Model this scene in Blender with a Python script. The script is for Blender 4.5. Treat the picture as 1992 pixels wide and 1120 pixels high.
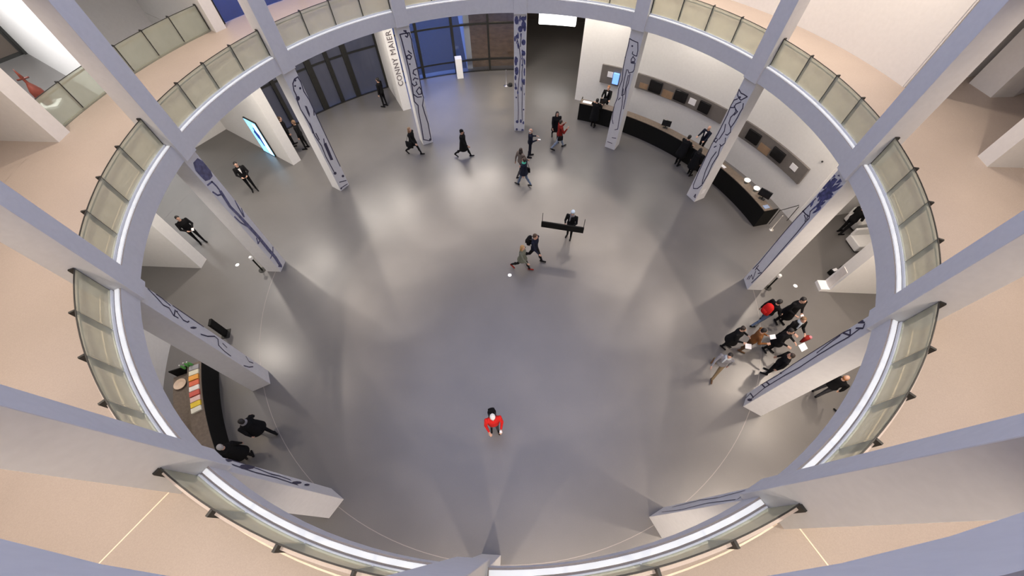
import bpy, bmesh, math, random
import numpy as np
from mathutils import Vector, Matrix, Euler

# ------------------------------------------------------------------ reset
for o in list(bpy.data.objects): bpy.data.objects.remove(o)
scene = bpy.context.scene
COL = scene.collection
R = math.radians
random.seed(4)

# ------------------------------------------------------------------ camera
cam = bpy.data.cameras.new('camera'); cam_o = bpy.data.objects.new('camera', cam); COL.objects.link(cam_o)
cam.sensor_width = 36.0; cam.lens = 762.55 * 36.0 / 1992.0
cam.clip_start = 0.05; cam.clip_end = 400
rot = Matrix.Rotation(0.0630, 3, 'Z') @ Matrix.Rotation(0.5725, 3, 'X') @ Matrix.Rotation(-0.0143, 3, 'Z')
cam_o.rotation_euler = rot.to_euler(); cam_o.location = (0.6988, -9.6245, 13.9458)
scene.camera = cam_o

# ------------------------------------------------------------------ view, world
vs = scene.view_settings
vs.view_transform = 'Standard'; vs.look = 'None'; vs.gamma = 1.0; vs.exposure = 0.08; vs.use_curve_mapping = False
w = bpy.data.worlds.new('dusk'); scene.world = w; w.use_nodes = True
wn = w.node_tree; bg = wn.nodes['Background']
bg.inputs['Color'].default_value = (0.13, 0.23, 0.72, 1); bg.inputs['Strength'].default_value = 4.6

def pol(r, th, z=0.0):
    """r, angle clockwise from +y in degrees, z"""
    return Vector((r * math.sin(R(th)), r * math.cos(R(th)), z))

# ------------------------------------------------------------------ lights
def light(kind, name, loc, power, color, size=0.2, target=None, spot=None, blend=0.5, spread=None):
    l = bpy.data.lights.new(name, kind); l.energy = power; l.color = color
    if kind == 'AREA':
        l.shape = 'DISK'; l.size = size
        if spread: l.spread = R(spread)
    else: l.shadow_soft_size = size
    if kind == 'SPOT': l.spot_size = R(spot); l.spot_blend = blend
    o = bpy.data.objects.new(name, l); COL.objects.link(o); o.location = loc
    d = (Vector(target) - Vector(loc)) if target is not None else Vector((0, 0, -1))
    o.rotation_euler = d.to_track_quat('-Z', 'Y').to_euler()
    return o
WARM = (1.0, 0.84, 0.69); NEUT = (1.0, 0.90, 0.79); COOL = (0.57, 0.65, 1.0)
light('AREA', 'skylight', (0, 0, 19.7), 1600, COOL, 20.6)
for k in (0, 1, 2, 3, 8, 9, 10, 11):                  # unseen spots added at the drum foot to brighten a ring of floor
    light('SPOT', 'drum_fill_spot', pol(9.7, k * 30 + 15, 17.9), 2600, NEUT, 0.12, pol(4.9, k * 30 + 15, 0), 14.5, .5)
GF = {0: .65, 30: .28, 60: .14, 90: .9, 120: .36, 150: 1.0, 180: 1.1, 210: .08, 240: .08, 270: .85, 300: .65, 330: .62}
for t, p in ((-45, 150), (-15, 165), (7, 55), (-75, 70), (105, 100), (135, 60), (165, 30)):   # soft fill added under the ceiling to brighten floor and wall ends
    light('AREA', 'ceiling_fill', pol(12.1, t, 5.88), p, WARM if t > 50 else NEUT, 3.4)
for k in range(12):                                   # downlights in the ground floor ceiling, a pair behind every column
    for d in ((-5.2, 5.2) if k == 6 else (-9, 9)):
        light('AREA', 'ceiling_downlight', pol(12.8, k * 30 + d, 5.90), 132 * GF[k * 30], WARM if 80 < k * 30 < 190 else NEUT, 1.0 if k in (0, 10, 11) else 0.25, spread=150)
for k in range(24):                                   # downlights over the first floor gallery
    light('AREA', 'gallery_downlight', pol(12.15, k * 15 + 7.5, 11.85), 88 * (1.35 if 0 <= k <= 4 else .5 if k == 5 else 1.0), WARM, 0.14, spread=122)
light('AREA', 'stair_hall_light', (-27, 8, 10.8), 2300, (1, .98, .97), 3.0, (-31.5, 15, 4))
for t in (20, 32, 44, 56, 68):                        # wall washers over the ticket wall
    light('AREA', 'wall_washer', pol(11.9, t, 5.85), 12, NEUT, .3, pol(13.6, t, 2.6), spread=110)
light('AREA', 'shop_light', pol(12.9, -119, 5.85), 16, (1, .8, .6), .3)
light('AREA', 'terrace_light', pol(20.5, -5.5, 5.0), 65, (1, .72, .45), .4)
light('AREA', 'corridor_light', pol(18.5, 9, 5.8), 12, (1, .62, .35), .3)

# ------------------------------------------------------------------ materials
MATS = {}
def mat(name, col, rough=0.6, var=0.06, scale=6.0, metal=0.0, bump=0.0, spec=0.5, detail=3.0, big=0.0):
    if name in MATS: return MATS[name]
    m = bpy.data.materials.new(name); m.use_nodes = True; MATS[name] = m
    nt = m.node_tree; b = nt.nodes['Principled BSDF']
    b.inputs['Roughness'].default_value = rough; b.inputs['Metallic'].default_value = metal
    b.inputs['Specular IOR Level'].default_value = spec
    tc = nt.nodes.new('ShaderNodeTexCoord'); nz = nt.nodes.new('ShaderNodeTexNoise')
    nz.inputs['Scale'].default_value = scale; nz.inputs['Detail'].default_value = detail
    nt.links.new(tc.outputs['Object'], nz.inputs['Vector'])
    rp = nt.nodes.new('ShaderNodeValToRGB')
    c0 = [max(0, c * (1 - var)) for c in col[:3]] + [1]; c1 = [min(1, c * (1 + var)) for c in col[:3]] + [1]
    rp.color_ramp.elements[0].color = c0; rp.color_ramp.elements[1].color = c1
    rp.color_ramp.elements[0].position = 0.3; rp.color_ramp.elements[1].position = 0.7
    nt.links.new(nz.outputs['Fac'], rp.inputs['Fac'])
    out = rp.outputs['Color']
    if big:
        n2 = nt.nodes.new('ShaderNodeTexNoise'); n2.inputs['Scale'].default_value = 0.45; n2.inputs['Detail'].default_value = 4
        nt.links.new(tc.outputs['Object'], n2.inputs['Vector'])
        mp = nt.nodes.new('ShaderNodeMapRange'); mp.inputs['From Min'].default_value = .3; mp.inputs['From Max'].default_value = .7
        mp.inputs['To Min'].default_value = 1 - big; mp.inputs['To Max'].default_value = 1 + big
        nt.links.new(n2.outputs['Fac'], mp.inputs['Value'])
        mx = nt.nodes.new('ShaderNodeVectorMath'); mx.operation = 'SCALE'
        nt.links.new(out, mx.inputs[0]); nt.links.new(mp.outputs['Result'], mx.inputs['Scale']); out = mx.outputs['Vector']
    nt.links.new(out, b.inputs['Base Color'])
    if bump:
        bp = nt.nodes.new('ShaderNodeBump'); bp.inputs['Strength'].default_value = bump; bp.inputs['Distance'].default_value = 0.01
        nt.links.new(nz.outputs['Fac'], bp.inputs['Height']); nt.links.new(bp.outputs['Normal'], b.inputs['Normal'])
    return m
def emit(name, col, strength):
    m = bpy.data.materials.new(name); m.use_nodes = True; MATS[name] = m
    nt = m.node_tree; b = nt.nodes['Principled BSDF']
    b.inputs['Base Color'].default_value = (*col, 1); b.inputs['Emission Color'].default_value = (*col, 1)
    b.inputs['Emission Strength'].default_value = strength
    return m
def glass(name, tint, diff, dfac, gloss=0.08, rough=0.05):
    m = bpy.data.materials.new(name); m.use_nodes = True; MATS[name] = m
    nt = m.node_tree; nt.nodes.clear()
    o = nt.nodes.new('ShaderNodeOutputMaterial'); t = nt.nodes.new('ShaderNodeBsdfTransparent'); t.inputs[0].default_value = (*tint, 1)
    d0 = nt.nodes.new('ShaderNodeBsdfDiffuse'); d0.inputs[0].default_value = (*diff, 1); d1 = nt.nodes.new('ShaderNodeBsdfTranslucent'); d1.inputs[0].default_value = (*diff, 1)
    d = nt.nodes.new('ShaderNodeMixShader'); d.inputs[0].default_value = .5; nt.links.new(d0.outputs[0], d.inputs[1]); nt.links.new(d1.outputs[0], d.inputs[2])
    g = nt.nodes.new('ShaderNodeBsdfGlossy'); g.inputs['Roughness'].default_value = rough
    nz = nt.nodes.new('ShaderNodeTexNoise'); nz.inputs['Scale'].default_value = 1.5
    mr = nt.nodes.new('ShaderNodeMapRange'); mr.inputs['To Min'].default_value = dfac * .85; mr.inputs['To Max'].default_value = dfac * 1.15
    nt.links.new(nz.outputs['Fac'], mr.inputs['Value'])
    a = nt.nodes.new('ShaderNodeMixShader'); nt.links.new(mr.outputs['Result'], a.inputs[0]); nt.links.new(t.outputs[0], a.inputs[1]); nt.links.new(d.outputs[0], a.inputs[2])
    fr = nt.nodes.new('ShaderNodeValue'); fr.outputs[0].default_value = gloss * .6
    b = nt.nodes.new('ShaderNodeMixShader'); nt.links.new(fr.outputs[0], b.inputs[0]); nt.links.new(a.outputs[0], b.inputs[1]); nt.links.new(g.outputs[0], b.inputs[2])
    nt.links.new(b.outputs[0], o.inputs[0])
    return m
PLASTER = mat('white_plaster', (.74, .735, .73), .75, .02, 9, bump=.03)
COLM = mat('column_plaster', (.70, .70, .71), .7, .025, 8, bump=.04)
FLOOR = mat('terrazzo', (.128, .122, .118), .35, .07, 55, big=.10, detail=6, spec=1.0)
GFLOOR = mat('gallery_terrazzo', (.35, .295, .255), .5, .06, 55, big=.05, detail=6)
BRASS = mat('inlay_strip', (.80, .66, .52), .35, .05, 20); INLAY = mat('inlay_floor', (.34, .31, .28), .3, .05, 20)
CURB = mat('white_curb', (.86, .87, .88), .5, .02, 10)
CURB_GLOW = emit('glowing_edge_curb', (.88, .88, .86), .36)  # white curb with a glow added so it stays brighter than the fascia
DARKM = mat('dark_metal', (.035, .035, .033), .45, .1, 20, .5)
RAILM = mat('handrail_steel', (.50, .44, .40), .5, .03, 30, .2)
BLACK = mat('black_lacquer', (.008, .008, .0075), .6, .15, 20, spec=.15)
WOOD = mat('counter_wood', (.16, .125, .095), .5, .15, 12)
INK = mat('ink', (.055, .05, .085), .8, .2, 30)
INKB = mat('blue_ink', (.075, .08, .19), .8, .45, 9)
INKR = mat('grey_blue_ink', (.13, .13, .22), .8, .35, 7)
PAPER = mat('paper', (.85, .85, .87), .7, .02, 8)
PANEL = mat('display_panel_grey', (.16, .145, .135), .5, .08, 4)
SCREEN = mat('screen_black', (.008, .008, .009), .25, .1, 5)
WHITE = mat('white_lacquer', (.86, .86, .86), .45, .02, 6)
GLASS = glass('railing_glass', (.86, .89, .84), (.76, .78, .68), .36)
DGLASS = glass('door_glass', (.42, .39, .34), (.27, .26, .25), .42)
WGLASS = glass('facade_glass', (.82, .84, .86), (.20, .20, .21), .10)
ASPH = mat('plaza_paving', (.04, .04, .043), .7, .15, 3)

# ------------------------------------------------------------------ mesh helpers
class MB:
    def __init__(s): s.v = []; s.f = []; s.m = []
    def add(s, vs, fs, mi=0):
        n = len(s.v); s.v += [tuple(v) for v in vs]; s.f += [tuple(n + i for i in f) for f in fs]; s.m += [mi] * len(fs); return s
    def box(s, c, d, M=None, mi=0):
        x, y, z = d[0] / 2, d[1] / 2, d[2] / 2
        vs = [Vector(c) + Vector((a * x, b * y, e * z)) for e in (-1, 1) for a, b in ((-1, -1), (1, -1), (1, 1), (-1, 1))]
        if M is not None: vs = [M @ v for v in vs]
        return s.add(vs, [(3, 2, 1, 0), (4, 5, 6, 7), (0, 1, 5, 4), (1, 2, 6, 5), (2, 3, 7, 6), (3, 0, 4, 7)], mi)
    def radial(s, r0, r1, w, z0, z1, th=0, off=0.0, mi=0):
        """box along the radius at angle th, tangential width w, tangential offset off"""
        o = pol(1, th); t = pol(1, th + 90)
        vs = [o * r + t * (off + a * w / 2) + Vector((0, 0, z)) for z in (z0, z1) for r, a in ((r0, -1), (r0, 1), (r1, 1), (r1, -1))]
        return s.add(vs, [(0, 1, 2, 3), (7, 6, 5, 4), (4, 5, 1, 0), (5, 6, 2, 1), (6, 7, 3, 2), (7, 4, 0, 3)], mi)
    def arc(s, r0, r1, z0, z1, t0, t1, n=24, top=0, side=0, bot=0):
        full = abs((t1 - t0) - 360) < 1e-6; k = n if full else n + 1
        vs = []
        for i in range(k):
            t = t0 + (t1 - t0) * i / n
            vs += [pol(r0, t, z0), pol(r1, t, z0), pol(r1, t, z1), pol(r0, t, z1)]
        b = len(s.v); s.v += [tuple(v) for v in vs]
        for i in range(n):
            a = b + 4 * i; c = b + 4 * ((i + 1) % k)
            for (p, q), mi in (((0, 1), bot), ((1, 2), side), ((2, 3), top), ((3, 0), side)):
                s.f.append((a + p, a + q, c + q, c + p)); s.m.append(mi)
        if not full:
            a = b; s.f.append((a + 3, a + 2, a + 1, a)); s.m.append(side)
            a = b + 4 * n; s.f.append((a, a + 1, a + 2, a + 3)); s.m.append(side)
        return s
    def cyl(s, c, r, h, n=16, r2=None, mi=0):
        r2 = r if r2 is None else r2; c = Vector(c)
        vs = [c + Vector((r * math.cos(2 * math.pi * i / n), r * math.sin(2 * math.pi * i / n), 0)) for i in range(n)]
        vs += [c + Vector((r2 * math.cos(2 * math.pi * i / n), r2 * math.sin(2 * math.pi * i / n), h)) for i in range(n)]
        fs = [(i, (i + 1) % n, n + (i + 1) % n, n + i) for i in range(n)] + [tuple(range(n - 1, -1, -1)), tuple(range(n, 2 * n))]
        return s.add(vs, fs, mi)
    def tube(s, p0, p1, r, n=8, mi=0):
        p0, p1 = Vector(p0), Vector(p1); d = p1 - p0; q = d.to_track_quat('Z', 'Y').to_matrix()
        ring = [q @ Vector((r * math.cos(2 * math.pi * i / n), r * math.sin(2 * math.pi * i / n), 0)) for i in range(n)]
        vs = [p0 + v for v in ring] + [p1 + v for v in ring]
        fs = [(i, (i + 1) % n, n + (i + 1) % n, n + i) for i in range(n)] + [tuple(range(n - 1, -1, -1)), tuple(range(n, 2 * n))]
        return s.add(vs, fs, mi)
    def lathe(s, c, prof, n=16, mi=0):
        c = Vector(c); k = len(prof); vs = []
        for i in range(n):
            a = 2 * math.pi * i / n
            vs += [c + Vector((r * math.cos(a), r * math.sin(a), z)) for r, z in prof]
        fs = [(i * k + j, ((i + 1) % n) * k + j, ((i + 1) % n) * k + j + 1, i * k + j + 1) for i in range(n) for j in range(k - 1)]
        fs += [tuple(i * k for i in range(n - 1, -1, -1)), tuple(i * k + k - 1 for i in range(n))]
        return s.add(vs, fs, mi)
    def mesh(s, name, mats, smooth=False, org=(0, 0, 0)):
        me = bpy.data.meshes.new(name); o = Vector(org)
        me.from_pydata([tuple(Vector(v) - o) for v in s.v], [], s.f)
        for m in (mats if isinstance(mats, (list, tuple)) else [mats]): me.materials.append(m)
        me.polygons.foreach_set('material_index', s.m)
        if smooth: me.polygons.foreach_set('use_smooth', [True] * len(s.f))
        bm = bmesh.new(); bm.from_mesh(me); bmesh.ops.recalc_face_normals(bm, faces=bm.faces); bm.to_mesh(me); bm.free()
        return me
    def build(s, name, mats, parent=None, org=(0, 0, 0), smooth=False):
        return put(name, s.mesh(name, mats, smooth, org), parent, org if parent is None else None)
def put(name, me, parent=None, loc=None, rz=0.0):
    o = bpy.data.objects.new(name, me); COL.objects.link(o)
    if parent is not None: o.parent = parent
    if loc is not None: o.location = loc
    o.rotation_euler.z = rz
    return o
def tag(o, label=None, cat=None, group=None, kind=None):
    if label: o['label'] = label
    if cat: o['category'] = cat
    if group: o['group'] = group
    if kind: o['kind'] = kind
    return o
def empty(name, loc, rz=0.0): return put(name, None, None, loc, rz)
def bevel(o, w=.01, seg=2):
    m = o.modifiers.new('bevel', 'BEVEL'); m.width = w; m.segments = seg; m.limit_method = 'ANGLE'; return o

# ------------------------------------------------------------------ the setting
def struct(name, mb, mats, label=None): return tag(mb.build(name, mats), label, kind='structure')

m = MB().arc(0.0, 17.0, -.30, 0, 0, 360, 96)
# stair hall and side hall floors beyond the round hall
for a0, a1 in ((-90, -60), (60, 92), (0, 14.4)):
    m.arc(17.0, 46.0 if a0 < 0 else 24.0, -.30, 0, a0, a1, 12)
floor = struct('floor', m, FLOOR, 'grey terrazzo ground floor of the round hall')
m = MB()
for a0, a1 in ((91.5, 118.4), (121.6, 148.4), (151.6, 178.4), (181.6, 208.4), (211.6, 238.4), (241.6, 268.4)):
    m.arc(10.24, 10.257, 0.0, .002, a0, a1, 12)
    m.build('inlay_strip', INLAY, floor); m = MB()
# first floor gallery slab: floor on top, white edge and soffit
SL = [GFLOOR, COLM, PLASTER]
m = MB().arc(10.0, 14.0, 5.95, 6.5, 0, 360, 144, 0, 1, 2)
m.arc(14.0, 18.0, 5.95, 6.5, -60.5, 270.5, 96, 0, 1, 2)
for a0, a1 in ((-.5, 15), (73.5, 92)): m.arc(18.0, 24.2, 5.95, 6.5, a0, a1, 12, 0, 1, 2)
gal = struct('floor_gallery', m, SL, 'first floor gallery ring with pale edge and beige floor')
for k in range(12):
    t = k * 30 + 15
    MB().arc(10.03, 10.11, 6.49, 6.53, t - 13.25, t + 13.25, 14).build('glow_curb', CURB_GLOW, gal)  # white curb, brightened by its own added glow
    MB().arc(10.40, 10.425, 6.5, 6.503, t - 13.2, t + 13.2, 14).build('inlay_strip', BRASS, gal)
    if k % 2 == 0 or k in (7,): pass
for th in (150.3, -150.5):
    MB().radial(10.54, 13.4, .022, 6.5, 6.503, th).build('inlay_strip', BRASS, gal)
m = MB().arc(9.85, 18.0, 11.95, 12.6, 0, 360, 120, 0, 1, 2)
struct('floor_upper', m, SL, 'second floor ring slab above the gallery')
struct('ceiling', MB().arc(10.6, 18.2, 18.0, 18.4, 0, 360, 72), PLASTER, 'white ceiling over the second floor')
struct('wall_drum', MB().arc(10.6, 10.9, 18.0, 20.0, 0, 360, 72), PLASTER, 'white drum wall below the round skylight')
struct('window_3', MB().arc(0, 10.9, 20.0, 20.05, 0, 360, 48), mat('skylight_glazing', (.7, .72, .76), .4), 'round glazed skylight over the hall')
struct('wall_upper', MB().arc(17.6, 18.0, 12.6, 18.0, 0, 360, 72), PLASTER, 'white wall behind the second floor')

# radial walls on the column lines, ground floor
def pier(name, th, r1, label, z0=0, z1=5.95, r0=13.6, w=.5, m_=PLASTER):
    return struct(name, MB().radial(r0, r1, w, z0, z1, th), m_, label)
pierA = pier('wall_lettering', -30, 16.5, 'white radial wall with vertical lettering beside the glass entrance')
pierB = pier('wall_screen', -60, 19.4, 'white radial wall with a bright blue screen on its side')
pier('wall_west', -90, 46.0, 'white radial wall end beside two guards', 0, 5.95)
pierD = pier('wall_east', 90, 24.0, 'white radial wall end with a low bench ledge', r0=13.3)
pier('wall_corridor', 14.4, 24.0, 'white side wall of the dark corridor', r0=13.62, w=.25)
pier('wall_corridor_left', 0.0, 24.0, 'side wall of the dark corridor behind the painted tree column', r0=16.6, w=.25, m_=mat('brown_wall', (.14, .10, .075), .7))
pier('wall_recess', 74.3, 24.0, 'side wall of the recess behind the ticket counter', r0=13.62, w=.3)
struct('wall_ticket', MB().arc(13.6, 13.9, 0, 5.95, 14.4, 74.1, 60), PLASTER, 'curved white wall behind the ticket counter')
struct('wall_shop', MB().arc(13.6, 13.9, 0, 5.95, 196, 253.8, 50), PLASTER, 'curved white wall behind the shop counter')
struct('wall_south', MB().arc(13.6, 13.9, 0, 5.95, 122, 194, 50), PLASTER, 'curved white wall under the near gallery')
pier('wall_bay_east_side', 121.5, 17.4, 'side wall of the east bay', r0=13.62, w=.3)
pier('wall_bay_west_side', -106.4, 17.4, 'side wall of the west bay', r0=13.62, w=.3)
struct('wall_back_east', MB().arc(17.2, 17.5, 0, 5.95, 90, 122, 20), PLASTER, 'rear wall of the east bay')
struct('wall_recess_back', MB().arc(17.6, 17.9, 0, 5.95, 74, 90, 14), PLASTER, 'rear wall of the east recess')
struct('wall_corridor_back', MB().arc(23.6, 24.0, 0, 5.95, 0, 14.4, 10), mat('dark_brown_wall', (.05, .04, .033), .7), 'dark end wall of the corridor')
struct('wall_bay_west', MB().arc(17.2, 17.5, 0, 5.95, 253, 270, 14), PLASTER, 'rear wall of the west bay')
# stair hall (left): long white wall, far glazed wall
o60 = pol(1, -60); t60 = pol(1, 30)
def hall(al, off, z=0.0): return o60 * al + t60 * off + Vector((0, 0, z))
m = MB(); v = [hall(a, b, z) for z in (0, 11.95) for a, b in ((19.4, -2.4), (46, -2.4), (46, -1.9), (19.4, .25))]
m.add(v, [(0, 1, 2, 3), (7, 6, 5, 4), (0, 1, 5, 4), (1, 2, 6, 5), (2, 3, 7, 6), (3, 0, 4, 7)])
struct('wall_stair_hall', m, PLASTER, 'tall bright white wall of the stair hall')
fr = MB(); hm = Matrix((o60, t60, (0, 0, 1))).transposed().to_4x4()
win = tag(empty('window_4', hall(39, -12)), 'black framed far window wall of the stair hall', kind='structure')
fm = MB()
for i in range(9): fm.box((39, -2.6 - i * 2.4, 2.5), (.14, .22, 5.0), hm)
fm.box((39, -2.42, 2.5), (.5, .3, 5.0), hm)
for z in (.1, 1.7, 3.3, 4.95): fm.box((39, -12.2, z), (.14, 19.4, .2), hm)
ob = fm.build('window_frame', DARKM); ob.parent = win; ob.matrix_parent_inverse = Matrix.Translation(-win.location)
BROWNG = glass('brown_glass', (.35, .30, .26), (.20, .16, .12), .8)
gm = MB().box((39.02, -12.2, 2.5), (.02, 19.4, 5.0), hm); ob = gm.build('window_pane', BROWNG); ob.parent = win; ob.matrix_parent_inverse = Matrix.Translation(-win.location)
m = MB().box((39, -12.0, 8.5), (.5, 20.2, 7.0), hm); struct('wall_stair_hall_end', m, PLASTER, 'white wall above the far window')
struct('ceiling_stair_hall', MB().arc(17.6, 46, 11.95, 12.3, -92, -57, 14), PLASTER, 'stair hall ceiling')

# first floor walls
pier('wall_gallery_west', -90, 46.0, 'white wall end standing on the gallery floor, west side', 5.9, 11.95, 13.5)
pier('wall_gallery_northwest', -60, 19.4, 'white wall end beside the gallery window', 5.9, 11.95, 13.55, .45)
pier('wall_gallery_east', 90, 18.0, 'white wall end standing on the gallery floor, east side', 6.5, 11.95, 13.4, .45)
struct('wall_gallery_right', MB().arc(13.5, 13.8, 6.5, 11.95, 16, 74, 60), PLASTER, 'tall cream white gallery wall')
pier('wall_gallery_recess', 73.6, 17.9, 'side wall of the dark gallery recess', 6.5, 11.95, 13.52, .3)
struct('wall_gallery_top', MB().arc(13.9, 14.2, 6.5, 11.95, -31, 16, 30), PLASTER, 'gallery wall on the entrance side')
struct('wall_gallery_back', MB().arc(17.6, 18.0, 6.5, 11.95, 74, 270, 90), PLASTER, 'outer wall of the gallery')
m = MB(); pts = [(15.28, 4.02), (15.49, 3.19), (16.23, 3.26), (17.5, 3.9), (17.4, 4.9)]
v = [(x, y, z) for z in (6.5, 11.95) for x, y in pts]; n = 5
m.add(v, [tuple(range(n - 1, -1, -1)), tuple(range(n, 2 * n))] + [(i, (i + 1) % n, n + (i + 1) % n, n + i) for i in range(n)])
blk = struct('wall_recess_block', m, PLASTER, 'grey angular wall block in the dark gallery recess')
MB().box((15.62, 3.17, 8.75), (.10, .10, .34)).build('wall_lamp', DARKM, blk)

# glazed fronts: mullions, transoms and one pane per field
def facade(name, r, angs, z0, z1, trans, label, gm=WGLASS, thick=None):
    e = tag(empty(name, pol(r, (angs[0] + angs[-1]) / 2, z0)), label, kind='structure'); org = e.location.copy()
    for i, a in enumerate(angs):
        wdt = .10 if thick is None else thick[i]
        MB().radial(r - .12, r + .12, wdt, z0, z1, a).build('mullion', DARKM, e, org)
    zs = [z0] + trans + [z1]
    for a, b in zip(angs[:-1], angs[1:]):
        for t in trans: MB().arc(r - .05, r + .05, t - .05, t + .05, a, b, 3).build('transom', DARKM, e, org)
        for za, zb in zip(zs[:-1], zs[1:]):
            MB().arc(r - .01, r + .01, za + .01, zb - .01, a, b, 3).build('pane', gm, e, org)
    return e
f1 = facade('door_1', 16.6, [-59, -52.5, -45, -41.2, -37.6, -30.9], 0, 5.95, [2.45], 'glass entrance doors with thick black frames', DGLASS, thick=[.2, .2, .34, .22, .30, .2])
f2 = facade('window_1', 16.6, [-29.1, -22.6, -15.2, -7.6, -.3], 0, 5.95, [.68, 2.75], 'tall glazed front with black mullions behind the white plinth', thick=[.1, .16, .16, .12, .1])
f3 = facade('window_2', 14.0, [-58.5, -51, -44, -37, -31], 6.5, 11.95, [9.3], 'gallery window with blue evening light', glass('gallery_window_glass', (.50, .54, .66), (.10, .12, .18), .22), thick=[.12] * 5)
for e, a, b in ((f1, -58.5, -31), (f2, -29, -.3)):
    MB().arc(16.42, 16.55, 0, .03, a, b, 12).build('threshold', DARKM, e, e.location.copy())
tag(put('plaza_ground', MB().box((0, 0, -.36), (240, 240, .1)).mesh('plaza_ground', ASPH)), 'dark paved plaza outside the glass', kind='structure')
struct('floor_terrace', MB().arc(16.75, 27, -.30, -.02, -11.5, -.4, 14), mat('brown_terrace', (.26, .17, .10), .7, .3, 2.5), 'brown terrace seen through the right half of the glazed front')
struct('terrace_sky_blocker', MB().arc(16.8, 27.4, 5.9, 6.1, -12.2, -.2, 10), PLASTER, 'unseen roof added to keep sky light off the terrace')  # added out of view to block blue sky light from the terrace
pier('wall_terrace', -12.0, 27.2, 'pale side wall of the terrace behind the glass', -.3, 5.9, 16.85, .35)
struct('wall_plaza', MB().arc(27, 27.4, -.3, 6, -12, -.2, 8), mat('brown_stone', (.23, .17, .12), .8, .25, 1.5), 'brown stone wall beyond the terrace')
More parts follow.
